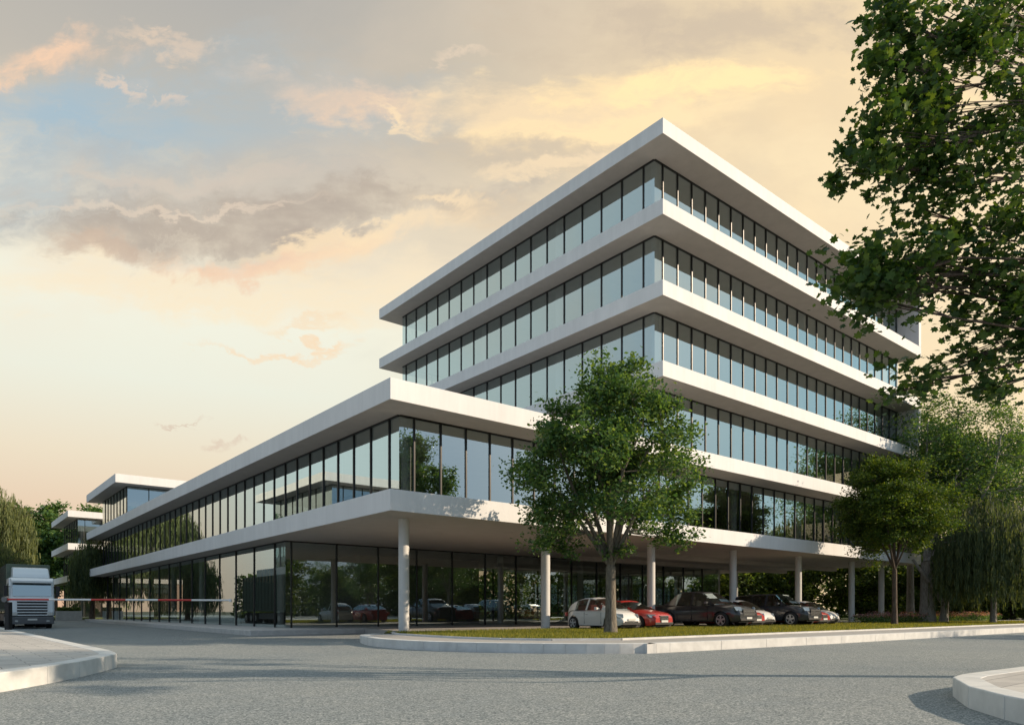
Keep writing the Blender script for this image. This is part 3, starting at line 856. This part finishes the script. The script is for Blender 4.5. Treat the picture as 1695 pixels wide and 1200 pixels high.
# background wood to the right, behind the building and beyond
DARK = ['shadowy broad tree in the dark belt behind the open ground floor', 'bushy tree seen under the tower between the columns',
        'dense tree behind the parked dark cars', 'low spreading tree behind the olive tree', 'leafy tree behind the flower bed']
protos = []
for k, (h, r) in enumerate([(9, 4.5), (11, 5.0), (8, 4.8)]):
    protos.append((h, r))
bgs = [(6, 78, 0), (15, 80, 1), (23, 76, 2), (30, 78, 0), (37, 75, 1), (44, 74, 2), (51, 72, 0), (58, 73, 1), (66, 74, 2), (75, 76, 0), (33, 88, 1), (48, 90, 0), (60, 88, 1), (84, 80, 2), (26, 92, 1)]
first = {}
LAB = ['bushy dark tree seen through the lobby glass, leftmost of the belt', 'second bushy tree of the dark belt, seen through the lobby', 'dark tree seen just past the lobby end',
       'dark tree behind the parked pickup truck', 'dark tree seen above the pickup bonnet', 'dark tree behind the second dark car', 'dark tree left of the olive tree trunk',
       'dark tree right of the olive tree trunk', 'dark tree behind the thick forked trunk', 'dark tree behind the willow', 'taller tree in the second row behind the pickup', 'second row tree behind the olive tree',
       'second row tree behind the forked trunk', 'dark tree at the far right edge behind the willow', 'second row tree beyond the lobby end']
for k, (x, y, v) in enumerate(bgs):
    h, r = protos[v]
    if v not in first:
        o = make_tree('broadleaf_tree', (x, y, .05), 1.5, (0, 0, h * .5), (r, r * .8, h * .52), 5, 70, 17000, .34, 'leaf_dark', 'bark_dark', .25,
                      LAB[k], 'tree', 'dark trees beyond the building', clump_r=1.2, shell=.55, seed=40 + v, sub=5, low=-.95)
        first[v] = o
    else:
        o = copy_tree(first[v]); o.location = (x, y, .05); o.rotation_euler[2] = k * 1.3; o['label'] = LAB[k]
def wood(name, P0_, P1_, depth, h, n, size, label, seed):
    global rng
    rng = np.random.default_rng(seed)
    a = np.array(P0_, float); b = np.array(P1_, float); d = b - a; L = np.linalg.norm(d); d /= L; nn_ = np.array([-d[1], d[0]])
    k = int(L / 2.2); cs = []
    for i in range(k * 3):
        t = rng.uniform(0, L); q = rng.uniform(0, depth); r = rng.uniform(1.3, 2.8)
        hh_ = h * (.72 + .28 * math.sin(t * .31 + 1) * math.sin(t * .13)) * rng.uniform(.75, 1.08)
        for z in np.arange(.6, hh_, 1.7): cs.append((a[0] + d[0] * t + nn_[0] * q, a[1] + d[1] * t + nn_[1] * q, z, r * (1 - .35 * z / hh_)))
    cs = np.array(cs); idx = rng.integers(0, len(cs), n); c = cs[idx]
    u_ = rng.normal(size=(n, 3)); u_ /= np.linalg.norm(u_, axis=1, keepdims=True)
    P = c[:, :3] + u_ * (c[:, 3] * rng.uniform(.6, 1.05, n))[:, None]; P[:, 2] = np.maximum(P[:, 2], .05)
    tag(leaf_mesh(name, P, size, LEAF_DIAMOND, 'leaf_dark', None, .4), label, 'woodland', kind='stuff')
wood('woodland', (-18, 98), (105, 92), 9, 12, 60000, .75, 'dark belt of woodland closing the view behind the building', 91)
wood('woodland', (92, 104), (100, -30), 9, 12, 62000, .8, 'belt of woodland across the road, mirrored in the ground floor glass', 92)
wood('woodland', (-72, 26), (-78, 84), 8, 11, 30000, .8, 'belt of woodland left of the road, mirrored low in the long wing', 93)
# left trees
make_willow('willow_tree', (-66.0, 88, -.1), 5, (0, 0, 10.6), (6.0, 6.0, 6.9), 1900, 'leaf_pale', 'bark_dark', .4,
            'tall pale sunlit weeping willow at the left edge above the truck', 'willow tree', seed=51, leaf=.45, strand=5.5, dens=8, wid=3, low_z=1.5)
make_willow('willow_tree', (-56.0, 76, -.1), 3, (0, 0, 5.2), (4.2, 4.0, 3.8), 900, 'leaf_willow', 'bark_dark', .3,
            'dark lower willow directly behind the truck trailer', 'willow tree', seed=52, leaf=.4, strand=3.8, dens=8, wid=3, low_z=1.0)
make_willow('willow_tree', (-47.2, 79.5, -.1), 3, (0, 0, 6.3), (2.2, 2.2, 3.3), 620, 'leaf_willow', 'bark_dark', .28,
            'narrow dark willow between the long wing and the far pavilion', 'willow tree', seed=53, leaf=.35, strand=4.0, dens=9, wid=2, low_z=2.5)
for k, (x, y, h, l) in enumerate([(-105, 150, 22.0, 'hazy broad tree above the far pavilion roof, leftmost of the row'), (-98, 152, 22.5, 'hazy tree rising behind the far pavilion roof'),
                                  (-112, 148, 24, 'hazy tree behind the pale willow'), (-90, 152, 22, 'hazy tree just left of the rooftop storey'), (-82, 155, 23, 'hazy tree behind the rooftop storey')]):
    if k == 0:
        ft = make_tree('broadleaf_tree', (x, y, 0), 3, (0, 0, h * .5), (6.5, 6, h * .52), 5, 110, 34000, .75, 'leaf_mid', 'bark_dark', .4, l, 'tree',
                       'hazy trees beyond the far pavilion', clump_r=1.8, shell=.4, seed=61, sub=5, low=-.95)
    else:
        o = copy_tree(ft); o.location = (x, y, 0); o.scale = (1, 1, h / 22); o.rotation_euler[2] = k * 1.7; o['label'] = l
# trees across the road, left, seen mirrored in the long wing
tl0 = make_tree('broadleaf_tree', (-28.5, 30, .05), 2.6, (0, 0, 6.3), (3.2, 3.2, 4.0), 7, 80, 16000, .17, 'leaf_mid', 'bark', .2,
                'leafy tree left of the road, seen only mirrored in the ground floor glass', 'tree', 'trees mirrored in the wing', clump_r=.8, shell=.5, seed=71, sub=5)
for k, (x, y, l) in enumerate([(-42, 33, 'second tree left of the road, mirrored in the wing upper windows')]):
    o = copy_tree(tl0); o.location = (x, y, .05); o.rotation_euler[2] = 2.0; o['label'] = l
RT = [(48, 29), (56, 22), (64, 31), (60, 12), (72, 20), (84, 26), (76, 6), (92, 10), (88, -6), (100, -16), (46, 3), (58, -8), (70, -14)]
for k, (x, y) in enumerate(RT):
    if k % 3 == 0: o = copy_tree(tl0)
    else: o = copy_tree(first[k % 3])
    o.location = (x, y, .05); o.rotation_euler[2] = k * 1.1; o.scale = (1.25, 1.25, 1.15); o['group'] = 'trees across the road'
    o['label'] = 'leafy tree across the road, outside the picture and mirrored in the lobby glass'

# clipped hedge in the planter
rng = np.random.default_rng(5)
hp = np.stack([rng.uniform(-1.2, 1.2, 2500), rng.uniform(-.4, .4, 2500), rng.uniform(1.1, 1.6, 2500)], 1)
leaf_mesh('hedge', hp, .12, LEAF_DIAMOND, 'leaf_dark', pl)

# grass blades on the strip
def in_poly(P, poly):
    x, y = P[:, 0], P[:, 1]; ins = np.zeros(len(P), bool); n = len(poly)
    for i in range(n):
        x1, y1 = poly[i]; x2, y2 = poly[(i + 1) % n]
        c = ((y1 > y) != (y2 > y)) & (x < (x2 - x1) * (y - y1) / (y2 - y1 + 1e-12) + x1)
        ins ^= c
    return ins
rng = np.random.default_rng(9)
pp = np.array(lawn); lo, hi = pp.min(0), pp.max(0)
Q = rng.uniform(lo, hi, size=(1500000, 2)); Q = Q[in_poly(Q, lawn)]
dist = np.linalg.norm(Q, axis=1); keep = rng.uniform(size=len(Q)) < np.clip((24 / dist) ** 2, .08, 1); Q = Q[keep][:110000]
GB = (np.array([[-.12, 0, 0], [.12, 0, 0], [.03, .22, 1.0]]), np.array([[0, 1, 2]]))
gp = np.concatenate([Q, np.full((len(Q), 1), KERB_Z + .03)], 1)
g_ = leaf_mesh('grass', gp, .085, GB, 'grass_blade', None, upright=True, jitter=.5)
tag(g_, 'short sunlit yellow green grass on the strip beside the parked cars', 'grass', kind='stuff')

# flower bed behind the olive tree
rng = np.random.default_rng(19)
nfb = 15000; tt = rng.uniform(38, 62, nfb); ss = rng.uniform(-1.9, .2, nfb) + np.where(tt < 44, .5, 0)
base2 = np.array([[*L2W(a, b, 0).xy] for a, b in zip(tt, ss)])
hh = .46 + .16 * np.sin(tt * 2.1) * np.sin(tt * .7 + 1) + .1
zz = rng.uniform(0, 1, nfb) * hh
fp = np.concatenate([base2, (.1 + zz)[:, None]], 1)
fb = leaf_mesh('flower_bed', fp[:9500], .13, LEAF_DIAMOND, 'leaf_mid', None); tag(fb, 'low green planting of the long flower bed under the trees', 'plants', kind='stuff')
top = fp.copy(); top[:, 2] = .12 + hh * rng.uniform(.75, 1.15, nfb)
fl = leaf_mesh('flowers', top[9500:], .09, LEAF_DIAMOND, 'flower', None); tag(fl, 'pink and dull red blossoms over the long flower bed', 'flowers', kind='stuff')

# ---------------------------------------------------------------- cars
def interp(xs, ys, x): return float(np.interp(x, xs, ys))


def make_car(name, label, spec, paint, group='cars parked nose out under the tower', seats='seat_grey'):
    """built nose along +X, centred on the origin, ground at z=0"""
    L, W, rw = spec['L'], spec['W'], spec['rw']; fw, bw = spec['fw'], spec['bw']      # front / rear wheel x
    r = empty(name, (0, 0, 0), 0, label, spec.get('cat', 'car'), group)
    hx, hz = spec['hood']; belt = spec['belt']; sill = spec['sill']
    xs = sorted(set([-L / 2 + L * i / 60 for i in range(61)]))
    def plan(x):                                   # half width, rounded at both ends
        a = abs(x) / (L / 2); return W / 2 * (1 - spec.get('pt', .16) * a ** 6 - .03 * a ** 2)
    def low(x):
        z = sill
        if x > L / 2 - .25: z = sill + .06 * (x - L / 2 + .25) / .25
        for c in (fw, bw):
            d = abs(x - c); q = rw * 1.14
            if d < q: z = max(z, rw * .98 + math.sqrt(q * q - d * d))
        return z
    mb = MB(); rows = []
    for x in xs:
        w = plan(x); zt = interp(hx, hz, x); zb = min(interp(*belt, x), zt - .015); zl = min(low(x), zb - .05)
        zm = max(zl + .01, sill + (zb - sill) * .55)
        inn = w * .95
        row = [(x, -w * .965, zl), (x, -w, zm), (x, -w * .985, zb - .03), (x, -inn, zb + (zt - zb) * .35), (x, -w * .80, zt - .02), (x, -w * .4, zt + .012), (x, 0, zt + .02)]
        row = row + [(a, -b, c) for a, b, c in row[-2::-1]]
        rows.append(row)
    n = len(rows[0])
    V = [p for row in rows for p in row]; Fs = []
    for i in range(len(rows) - 1):
        xm = (xs[i] + xs[i + 1]) / 2
        for j in range(n - 1):
            # cabin opening between windscreen base and rear glass base
            if spec['cab'][0] + .02 < xm < spec['cab'][1] - .02 and 4 <= j <= n - 6: continue
            Fs.append((i * n + j, i * n + j + 1, (i + 1) * n + j + 1, (i + 1) * n + j))
    e = (len(rows) - 1) * n
    Fs.append(tuple(range(n))); Fs.append(tuple(e + k for k in range(n))[::-1])
    mb.add(V, Fs); body = mb.build('body', paint, r, smooth=32)
    # floor pan and dark wheel wells
    MB().box(-L / 2 + .12, L / 2 - .12, -W * .36, W * .36, sill - .05, sill + .30).build('underbody', 'black', r)
    # greenhouse: stations x, roof height, half width at belt and roof
    gx = spec['gx']; gz = spec['gz']; wr = spec['wr']
    N = 24; st = [gx[0] + (gx[-1] - gx[0]) * i / N for i in range(N + 1)]
    st = sorted(set(st + list(gx) + list(spec['pillars'])))
    grid = []
    for x in st:
        zr = interp(gx, gz, x); zb = interp(hx, hz, x) - .015; zr = max(zr, zb + .002)
        f = (zr - zb) / (max(gz) - zb + 1e-6); wb = plan(x) * .955; wt_ = wb + (W / 2 * wr - wb) * f
        grid.append([(x, -wb, zb), (x, -wt_, zr - .05 * f), (x, -wt_ * .86, zr), (x, 0, zr + .03 * f), (x, wt_ * .86, zr), (x, wt_, zr - .05 * f), (x, wb, zb)])
    shell, side, front, rear = MB(), MB(), MB(), MB()
    xf, xr = spec['roof']           # roof runs from xr (rear) to xf (front)
    side_l, side_r = MB(), MB()
    for i in range(len(st) - 1):
        xm = (st[i] + st[i + 1]) / 2
        a, b = grid[i], grid[i + 1]
        pil = any(abs(xm - p) < .05 for p in spec['pillars']) or xm < spec['pillars'][0] - .04 or xm > spec['pillars'][-1] + .04
        for j in range(6):
            q = [a[j], a[j + 1], b[j + 1], b[j]]
            if j in (0, 5):
                if pil: shell.add(q, [(0, 1, 2, 3)])
                else:
                    (side_r if j == 0 else side_l).add(q, [(0, 1, 2, 3)])
            elif xm > xf: (front if j in (2, 3) or True else shell).add(q, [(0, 1, 2, 3)])
            elif xm < xr and spec.get('rear_glass', True): rear.add(q, [(0, 1, 2, 3)])
            else: shell.add(q, [(0, 1, 2, 3)])
    shell.build('roof', spec.get('roof_paint', paint), r, smooth=40)
    front.build('windscreen', 'car_glass', r, smooth=40)
    if rear.v: rear.build('rear_window', 'car_glass', r, smooth=40)
    for s_ in (side_l, side_r):
        if s_.v: s_.build('side_window', 'car_glass', r)
    # wheels
    for c in (fw, bw):
        for sy in (-1, 1):
            yo = sy * (W / 2 - .015)
            ty = MB(); pr = [(0, rw * .62), (0, rw * .93), (-.03, rw), (-.18, rw), (-.21, rw * .9)]
            ty.lathe_y((c, yo, rw), [(sy * y, q) for y, q in pr], 28); wh = ty.build('wheel', 'tyre', r, smooth=50)
            rm = MB()
            rm.lathe_y((c, yo, rw), [(sy * .004, rw * .61), (sy * .010, rw * .66), (sy * .010, rw * .60), (sy * .001, rw * .58)], 28, False)
            for k in range(5):
                th = k * 2 * math.pi / 5 + .3; ct, s_t = math.cos(th), math.sin(th)
                def pt(rad, off, yy): return (c + rad * ct - off * s_t, yo + sy * yy, rw + rad * s_t + off * ct)
                r1, r2, o1, o2 = rw * .10, rw * .60, rw * .09, rw * .13
                rm.add([pt(r1, -o1, .02), pt(r2, -o2, .012), pt(r2, o2, .012), pt(r1, o1, .02), pt(r1, -o1, -.02), pt(r2, -o2, -.02), pt(r2, o2, -.02), pt(r1, o1, -.02)],
                       [(0, 1, 2, 3), (4, 7, 6, 5), (0, 4, 5, 1), (1, 5, 6, 2), (2, 6, 7, 3), (3, 7, 4, 0)])
            rm.lathe_y((c, yo, rw), [(sy * -.02, rw * .16), (sy * .026, rw * .15)], 14)
            rm.build('rim', 'rim', wh, smooth=40)
    # front end
    hwz = spec['lamp_z']; xn = L / 2
    for sy in (-1, 1):
        lm = MB(); y0 = sy * W * .30; y1 = sy * W * .445; h = spec['lamp_h']
        def nose(y):  # the nose is flat at x=L/2 up to the rounding; side lamps wrap back
            a = min(1, abs(y) / (W / 2)); return xn - spec['nose_r'] * a ** 4
        P_ = [(nose(y0) + .012, y0, hwz - h / 2), (nose(y1) + .012, y1, hwz - h * .4), (nose(y1) - .10, y1 * 1.06, hwz + h * .55), (nose(y0) - .03, y0, hwz + h * .5)]
        P2 = [(x - .12, y * .97, z) for x, y, z in P_]
        lm.add(P_ + P2, [(0, 1, 2, 3), (4, 7, 6, 5), (0, 4, 5, 1), (1, 5, 6, 2), (2, 6, 7, 3), (3, 7, 4, 0)])
        lm.build('headlight', 'lamp_glass', r, bevel=.012)
        mi = MB(); mx_, mz = spec['mirror']; w_ = plan(mx_)
        mi.add([(mx_ - .06, sy * w_ * .93, mz - .02), (mx_ - .09, sy * (w_ + .18), mz - .06), (mx_ - .09, sy * (w_ + .18), mz + .09), (mx_ - .06, sy * w_ * .93, mz + .03),
                (mx_ + .06, sy * w_ * .93, mz - .02), (mx_ + .05, sy * (w_ + .16), mz - .05), (mx_ + .04, sy * (w_ + .16), mz + .08), (mx_ + .06, sy * w_ * .93, mz + .02)],
               [(0, 1, 2, 3), (4, 7, 6, 5), (0, 4, 5, 1), (1, 5, 6, 2), (2, 6, 7, 3), (3, 7, 4, 0)])
        mi.build('mirror', spec.get('mirror_mat', paint), r, bevel=.015)
    gw, gz0, gz1 = spec['grille']
    MB().box(xn - .05, xn + .014, -gw / 2, gw / 2, gz0, gz1).build('grille', spec.get('grille_mat', 'black'), r, bevel=.01)
    gb = MB()
    for k in range(spec.get('bars', 2)):
        z = gz0 + (gz1 - gz0) * (k + .7) / (spec.get('bars', 2) + .4); gb.box(xn + .016, xn + .026, -gw / 2 + .03, gw / 2 - .03, z - .012, z + .012)
    if gb.v: gb.build('grille_bar', 'chrome', r)
    MB().box(xn + .002, xn + .016, -W * .36, W * .36, sill + .04, sill + .15).build('air_intake', 'black', r, bevel=.005)
    MB().box(xn + .028, xn + .040, -.24, .24, spec['plate'] - .05, spec['plate'] + .05).build('number_plate', 'plate', r)
    # door shut lines and handles on both sides
    for sy in (-1, 1):
        for (x0_, x1_) in spec['doors']:
            w_ = plan((x0_ + x1_) / 2)
            zb = interp(*belt, (x0_ + x1_) / 2)
            MB().box(x0_ + .08, x0_ + .24, sy * (w_ + .002) - .012, sy * (w_ + .002) + .012, zb - .13, zb - .10).build('door_handle', 'chrome' if paint != 'paint_dark' else 'black', r)
            ln = MB()
            for xq in (x0_, x1_): ln.box(xq - .004, xq + .004, min(sy * w_ * .97, sy * (w_ + .002)), max(sy * w_ * .97, sy * (w_ + .002)), sill + .08, zb - .02)
            ln.build('shut_line', 'black', r)
        # tail lamp
        MB().box(-L / 2 - .005, -L / 2 + .10, min(sy * W * .38, sy * W * .455), max(sy * W * .38, sy * W * .455), hwz - .02, hwz + .16).build('tail_light', 'paint_red', r, bevel=.01)
    # seats
    for sx in spec['seats']:
        for sy in (-1, 1):
            s_ = MB(); y = sy * W * .20; zf = spec['seat_z']
            s_.box(sx - .25, sx + .25, y - .23, y + .23, zf - .12, zf); s_.box(sx - .34, sx - .22, y - .22, y + .22, zf, zf + .55)
            s_.box(sx - .35, sx - .25, y - .12, y + .12, zf + .58, zf + .76)
            s_.build('seat', seats, r, bevel=.04)
    return r

SMALL = dict(L=3.55, W=1.63, rw=.315, fw=1.14, bw=-1.16, sill=.22, hood=([-1.78, -1.72, -1.55, -1.3, .62, .95, 1.25, 1.5, 1.68, 1.78], [.52, .74, .87, .93, .94, .92, .87, .78, .64, .44]),
             belt=([-1.78, -1.4, .6, 1.78], [.58, .84, .84, .54]), cab=(-1.5, .86), gx=[-1.74, -1.62, -1.38, -1.05, -.65, -.2, .12, .42, .70, 1.00], gz=[.88, 1.04, 1.24, 1.39, 1.48, 1.49, 1.43, 1.29, 1.12, .92], wr=.66,
             pillars=[-1.12, -.32, .66], roof=(.12, -1.2), lamp_z=.66, lamp_h=.18, nose_r=.30, mirror=(.50, .98), grille=(.9, .33, .42), bars=1, plate=.50, doors=[(-.40, .66)], seats=[.0, -.75], seat_z=.62, pt=.30)
SEDAN = dict(L=4.55, W=1.80, rw=.33, fw=1.42, bw=-1.33, sill=.20, hood=([-2.28, -2.2, -1.5, .75, 1.3, 2.0, 2.2, 2.28], [.72, .98, 1.0, .97, .92, .80, .70, .56]),
             belt=([-2.28, -1.8, .8, 2.28], [.66, .90, .86, .58]), cab=(-1.75, 1.05), gx=[-1.85, -1.2, -.6, .1, 1.1], gz=[1.0, 1.28, 1.38, 1.37, .93], wr=.70,
             pillars=[-1.30, -.25, .82], roof=(.22, -.80), lamp_z=.64, lamp_h=.16, nose_r=.34, mirror=(.62, 1.0), grille=(.62, .42, .66), grille_mat='black', bars=3, plate=.40, doors=[(-.45, .70)], seats=[-.1, -.85], seat_z=.60, pt=.28)
PICK = dict(L=5.6, W=2.02, rw=.41, fw=1.78, bw=-1.62, sill=.34, hood=([-2.8, -2.74, .9, 1.2, 2.3, 2.66, 2.8], [1.10, 1.20, 1.20, 1.24, 1.16, 1.02, .76]),
            belt=([-2.8, 1.0, 2.8], [1.10, 1.12, .92]), cab=(-1.2, 1.3), gx=[-2.0, -1.45, -1.15, -.85, -.2, .50, 1.40], gz=[1.21, 1.50, 1.80, 1.90, 1.92, 1.86, 1.20], wr=.72,
            pillars=[-1.12, -.08, 1.02], roof=(.56, -1.1), rear_glass=False, lamp_z=.98, lamp_h=.22, nose_r=.26, mirror=(.98, 1.30), grille=(1.05, .62, .96), bars=2, grille_mat='black', plate=.52,
            doors=[(-.98, -.06), (-.02, .98)], seats=[.25, -.6], seat_z=.90, pt=.20, cat='pickup truck')
SUV = dict(PICK, L=5.1, bw=-1.5, hood=([-2.55, -2.5, .75, 1.1, 2.1, 2.4, 2.55], [1.05, 1.18, 1.20, 1.22, 1.15, 1.02, .76]), fw=1.56, belt=([-2.55, .8, 2.55], [1.08, 1.12, .92]), cab=(-2.1, 1.2),
           gx=[-2.42, -2.15, -1.2, 0, .5, 1.25], gz=[1.25, 1.78, 1.88, 1.88, 1.84, 1.20], pillars=[-2.0, -1.0, -.05, .92], roof=(.55, -2.15), rear_glass=True, cat='car', seats=[.1, -.8], mirror=(.85, 1.30), doors=[(-1.0, -.06), (-.02, .88)])


def park(o, t_c, d_out, L):
    """nose d_out metres in front of the fascia line, centre line at t_c along it"""
    p = L2W(t_c, -d_out + L / 2); o.location = (p.x, p.y, CARZ); o.rotation_euler[2] = TH - math.pi / 2
CARZ = KERB_Z + .003
c1 = make_car('small_car', 'small white rounded two door car with red seats, leftmost of the parked cars', SMALL, 'paint_white', seats='seat_red'); park(c1, 10.9, 2.35, 3.55)
c2 = make_car('sedan_car', 'red saloon parked between the small white car and the dark pickup', SEDAN, 'paint_red'); park(c2, 13.25, 2.3, 4.55)
c3 = make_car('pickup_truck', 'dark grey crew cab pickup truck, biggest vehicle of the parked row', PICK, 'paint_dark'); park(c3, 19.2, 3.0, 5.6)
def recolour(o, paint):
    for ch in [k for k in bpy.data.objects if k.parent == o]:
        if ch.type == 'MESH' and ch.data.materials and ch.data.materials[0] and ch.data.materials[0].name in ('paint_white', 'paint_red') and not ch.name.startswith('tail'):
            ch.data = ch.data.copy(); ch.data.materials[0] = M[paint]
c4 = copy_tree(c2); c4['label'] = 'red saloon half hidden behind the dark pickup bonnet'; park(c4, 21.4, 2.2, 4.55)
c5 = copy_tree(c1); c5['label'] = 'second small white car, peeking out between the pickup and the dark off-roader'; park(c5, 23.3, 1.75, 3.55)
c6 = make_car('offroad_car', 'dark slate off-roader on the right of the parked row', SUV, 'paint_slate'); park(c6, 26.0, 3.0, 5.1)
c7 = copy_tree(c2); c7['label'] = 'red saloon just right of the dark slate off-roader'; park(c7, 28.3, 2.4, 4.55)
c8 = copy_tree(c1); c8['label'] = 'small white car at the right end of the parked row'; park(c8, 30.3, 2.05, 3.55)

# ---------------------------------------------------------------- lorry
def make_lorry():
    r = empty('box_truck', (0, 0, 0), 0, 'silver lorry with flat upright cab and dark green curtain sided trailer at the left edge', 'truck')
    # nose along +X, ground z=0
    W = 2.46
    cab = MB()
    prof = [(-2.2, .80), (-.25, .80), (-.05, .85), (.0, 1.1), (-.02, 1.98), (-.08, 2.06), (-.36, 3.30), (-2.2, 3.30)]
    n = len(prof)
    V = []
    for y, k in ((-W / 2, .94), (-W / 2 + .10, 1.0), (W / 2 - .10, 1.0), (W / 2, .94)):
        for x, z in prof: V.append((x - (.10 if k < 1 and x > -1 else 0), y, z))
    Fs = [tuple(range(n))[::-1], tuple(range(3 * n, 4 * n))]
    for a in range(3):
        for i in range(n): Fs.append((a * n + i, a * n + (i + 1) % n, (a + 1) * n + (i + 1) % n, (a + 1) * n + i))
    cab.add(V, Fs).build('cab', 'truck_paint', r, bevel=.05, seg=3)
    # roof air deflector
    d = MB(); pr = [(-2.1, 3.32), (-.50, 3.32), (-.62, 3.55), (-1.0, 3.98), (-2.1, 4.08)]; m = len(pr); V = []
    for y in (-1.02, 1.02):
        for x, z in pr: V.append((x, y * (1 - .06 * (z - 3.3)), z))
    d.add(V, [tuple(range(m))[::-1], tuple(range(m, 2 * m))] + [(i, (i + 1) % m, m + (i + 1) % m, m + i) for i in range(m)]).build('wind_deflector', 'truck_paint', r, bevel=.08, seg=3)
    MB().add([(-.32, -1.18, 3.32), (.10, -1.12, 3.12), (.10, 1.12, 3.12), (-.32, 1.18, 3.32), (-.34, -1.18, 3.20), (.08, -1.12, 2.96), (.08, 1.12, 2.96), (-.34, 1.18, 3.20)],
             [(0, 1, 2, 3), (4, 7, 6, 5), (0, 4, 5, 1), (1, 5, 6, 2), (2, 6, 7, 3), (3, 7, 4, 0)]).build('sun_visor', 'truck_paint', r, bevel=.03)
    k_ = .988
    MB().add([(-.058, -1.06, 2.12), (-.058, 1.06, 2.12), (-.25, 1.03, 3.02), (-.25, -1.03, 3.02)], [(0, 1, 2, 3)]).build('windscreen', 'truck_screen', r)
    for sy in (-1, 1):
        y = sy * (W / 2 + .006)
        MB().add([(-.42, y, 2.12), (-1.25, y, 2.12), (-1.25, y, 2.95), (-.62, y, 2.95)], [(0, 1, 2, 3) if sy < 0 else (3, 2, 1, 0)]).build('side_window', 'truck_screen', r)
        mi = MB(); mi.box(-.16, .0, min(sy * 1.30, sy * 1.52), max(sy * 1.30, sy * 1.52), 2.1, 2.8); mi.box(-.10, -.06, min(sy * 1.16, sy * 1.34), max(sy * 1.16, sy * 1.34), 2.7, 2.74)
        mi.build('mirror', 'black', r, bevel=.02)
        MB().box(-.02, .09, min(sy * .78, sy * 1.14), max(sy * .78, sy * 1.14), .84, 1.10).build('headlight', 'lamp_glass', r, bevel=.03)
    g = MB(); g.box(.0, .035, -.82, .82, .84, 1.93); g.build('grille', 'black', r, bevel=.01)
    for k in range(6):
        z = .86 + k * .184; MB().box(.037, .085, -.86, .86, z, z + .06).build('grille_slat', 'truck_paint', r, bevel=.01)
    MB().box(-.5, .10, -1.2, 1.2, .30, .80).build('bumper', 'truck_grey', r, bevel=.05)
    MB().box(.102, .112, -.26, .26, .55, .66).build('number_plate', 'plate', r)
    for y in (-.85, .85): MB().box(.101, .112, y - .09, y + .09, .45, .56).build('fog_light', 'lamp_glass', r, bevel=.01)
    MB().box(-13.8, -.4, -.5, .5, .75, .98).build('chassis', 'black', r)
    MB().box(-14.0, -2.45, -W / 2 + .01, W / 2 - .01, 1.12, 4.30).build('trailer', 'tarp', r, bevel=.03)
    rb = MB()
    for sy in (-1, 1):
        for k in range(14): rb.box(-13.7 + k * .82, -13.66 + k * .82, sy * W / 2 - .016, sy * W / 2 + .016, 1.3, 4.3)
    rb.build('curtain_strap', 'black', r)
    for x, dbl in ((-1.35, 0), (-4.7, 1), (-10.4, 1), (-11.7, 1), (-13.0, 1)):
        for sy in (-1, 1):
            w = MB(); w.lathe_y((x, sy * (W / 2 - .04), .50), [(0, .28), (0, .46), (-sy * .03, .50), (-sy * (.30 + .25 * dbl), .50), (-sy * (.33 + .25 * dbl), .42)], 26)
            wh = w.build('wheel', 'tyre', r, smooth=50)
            MB().lathe_y((x, sy * (W / 2 - .04), .50), [(sy * .006, .27), (-sy * .05, .24), (-sy * .05, .12), (sy * .02, .09)], 20).build('rim', 'rim', wh, smooth=50)
    for sy in (-1, 1):
        MB().box(-9.6, -5.6, sy * 1.12 - .02, sy * 1.12 + .02, .45, .95).build('side_guard', 'metal_grey', r)
    return r
glass_mat('truck_screen', (.10, .11, .11), .45, .95, 2)
mat('truck_grey', (.10, .105, .11), .5)
tk = make_lorry(); tk.location = (-31.2, 46.0, ROAD_Z); tk.rotation_euler[2] = math.atan2(-.7744, .6327)

# ---------------------------------------------------------------- barrier
bx0, bx1, by = (14 - CX) / F * 33.0, (383 - CX) / F * 33.0, 33.0
br = empty('parking_barrier', (bx0, by, ROAD_Z), 0, 'thin red and white striped barrier arm lowered across the lane in front of the lorry', 'barrier')
zz_ = 1.49 - ROAD_Z
MB().box(-.10, .10, -.13, .13, 0, zz_ - .12)  .build('post', 'black', br, bevel=.02)
segs = [(0, 2.05, 'boom_red'), (2.05, 4.0, 'boom_white'), (4.0, 5.6, 'boom_red'), (5.6, 7.1, 'boom_white'), (7.1, 8.65, 'boom_red'), (8.65, bx1 - bx0, 'boom_white')]
for a, b, m_ in segs:
    MB().tube([(a + .002, -.22, zz_ - .004 * a), (b - .002, -.22, zz_ - .004 * b)], [.043, .043], 12).build('arm', m_, br, smooth=50)
MB().tube([(0, -.17, zz_), (0, -.29, zz_)], [.13, .13], 16).build('hinge', 'metal_grey', br, smooth=40)
MB().box(bx1 - bx0 - .003, bx1 - bx0 + .10, -.28, -.16, zz_ - .12, zz_ + .02).build('arm_tip', 'boom_white', br, bevel=.02)
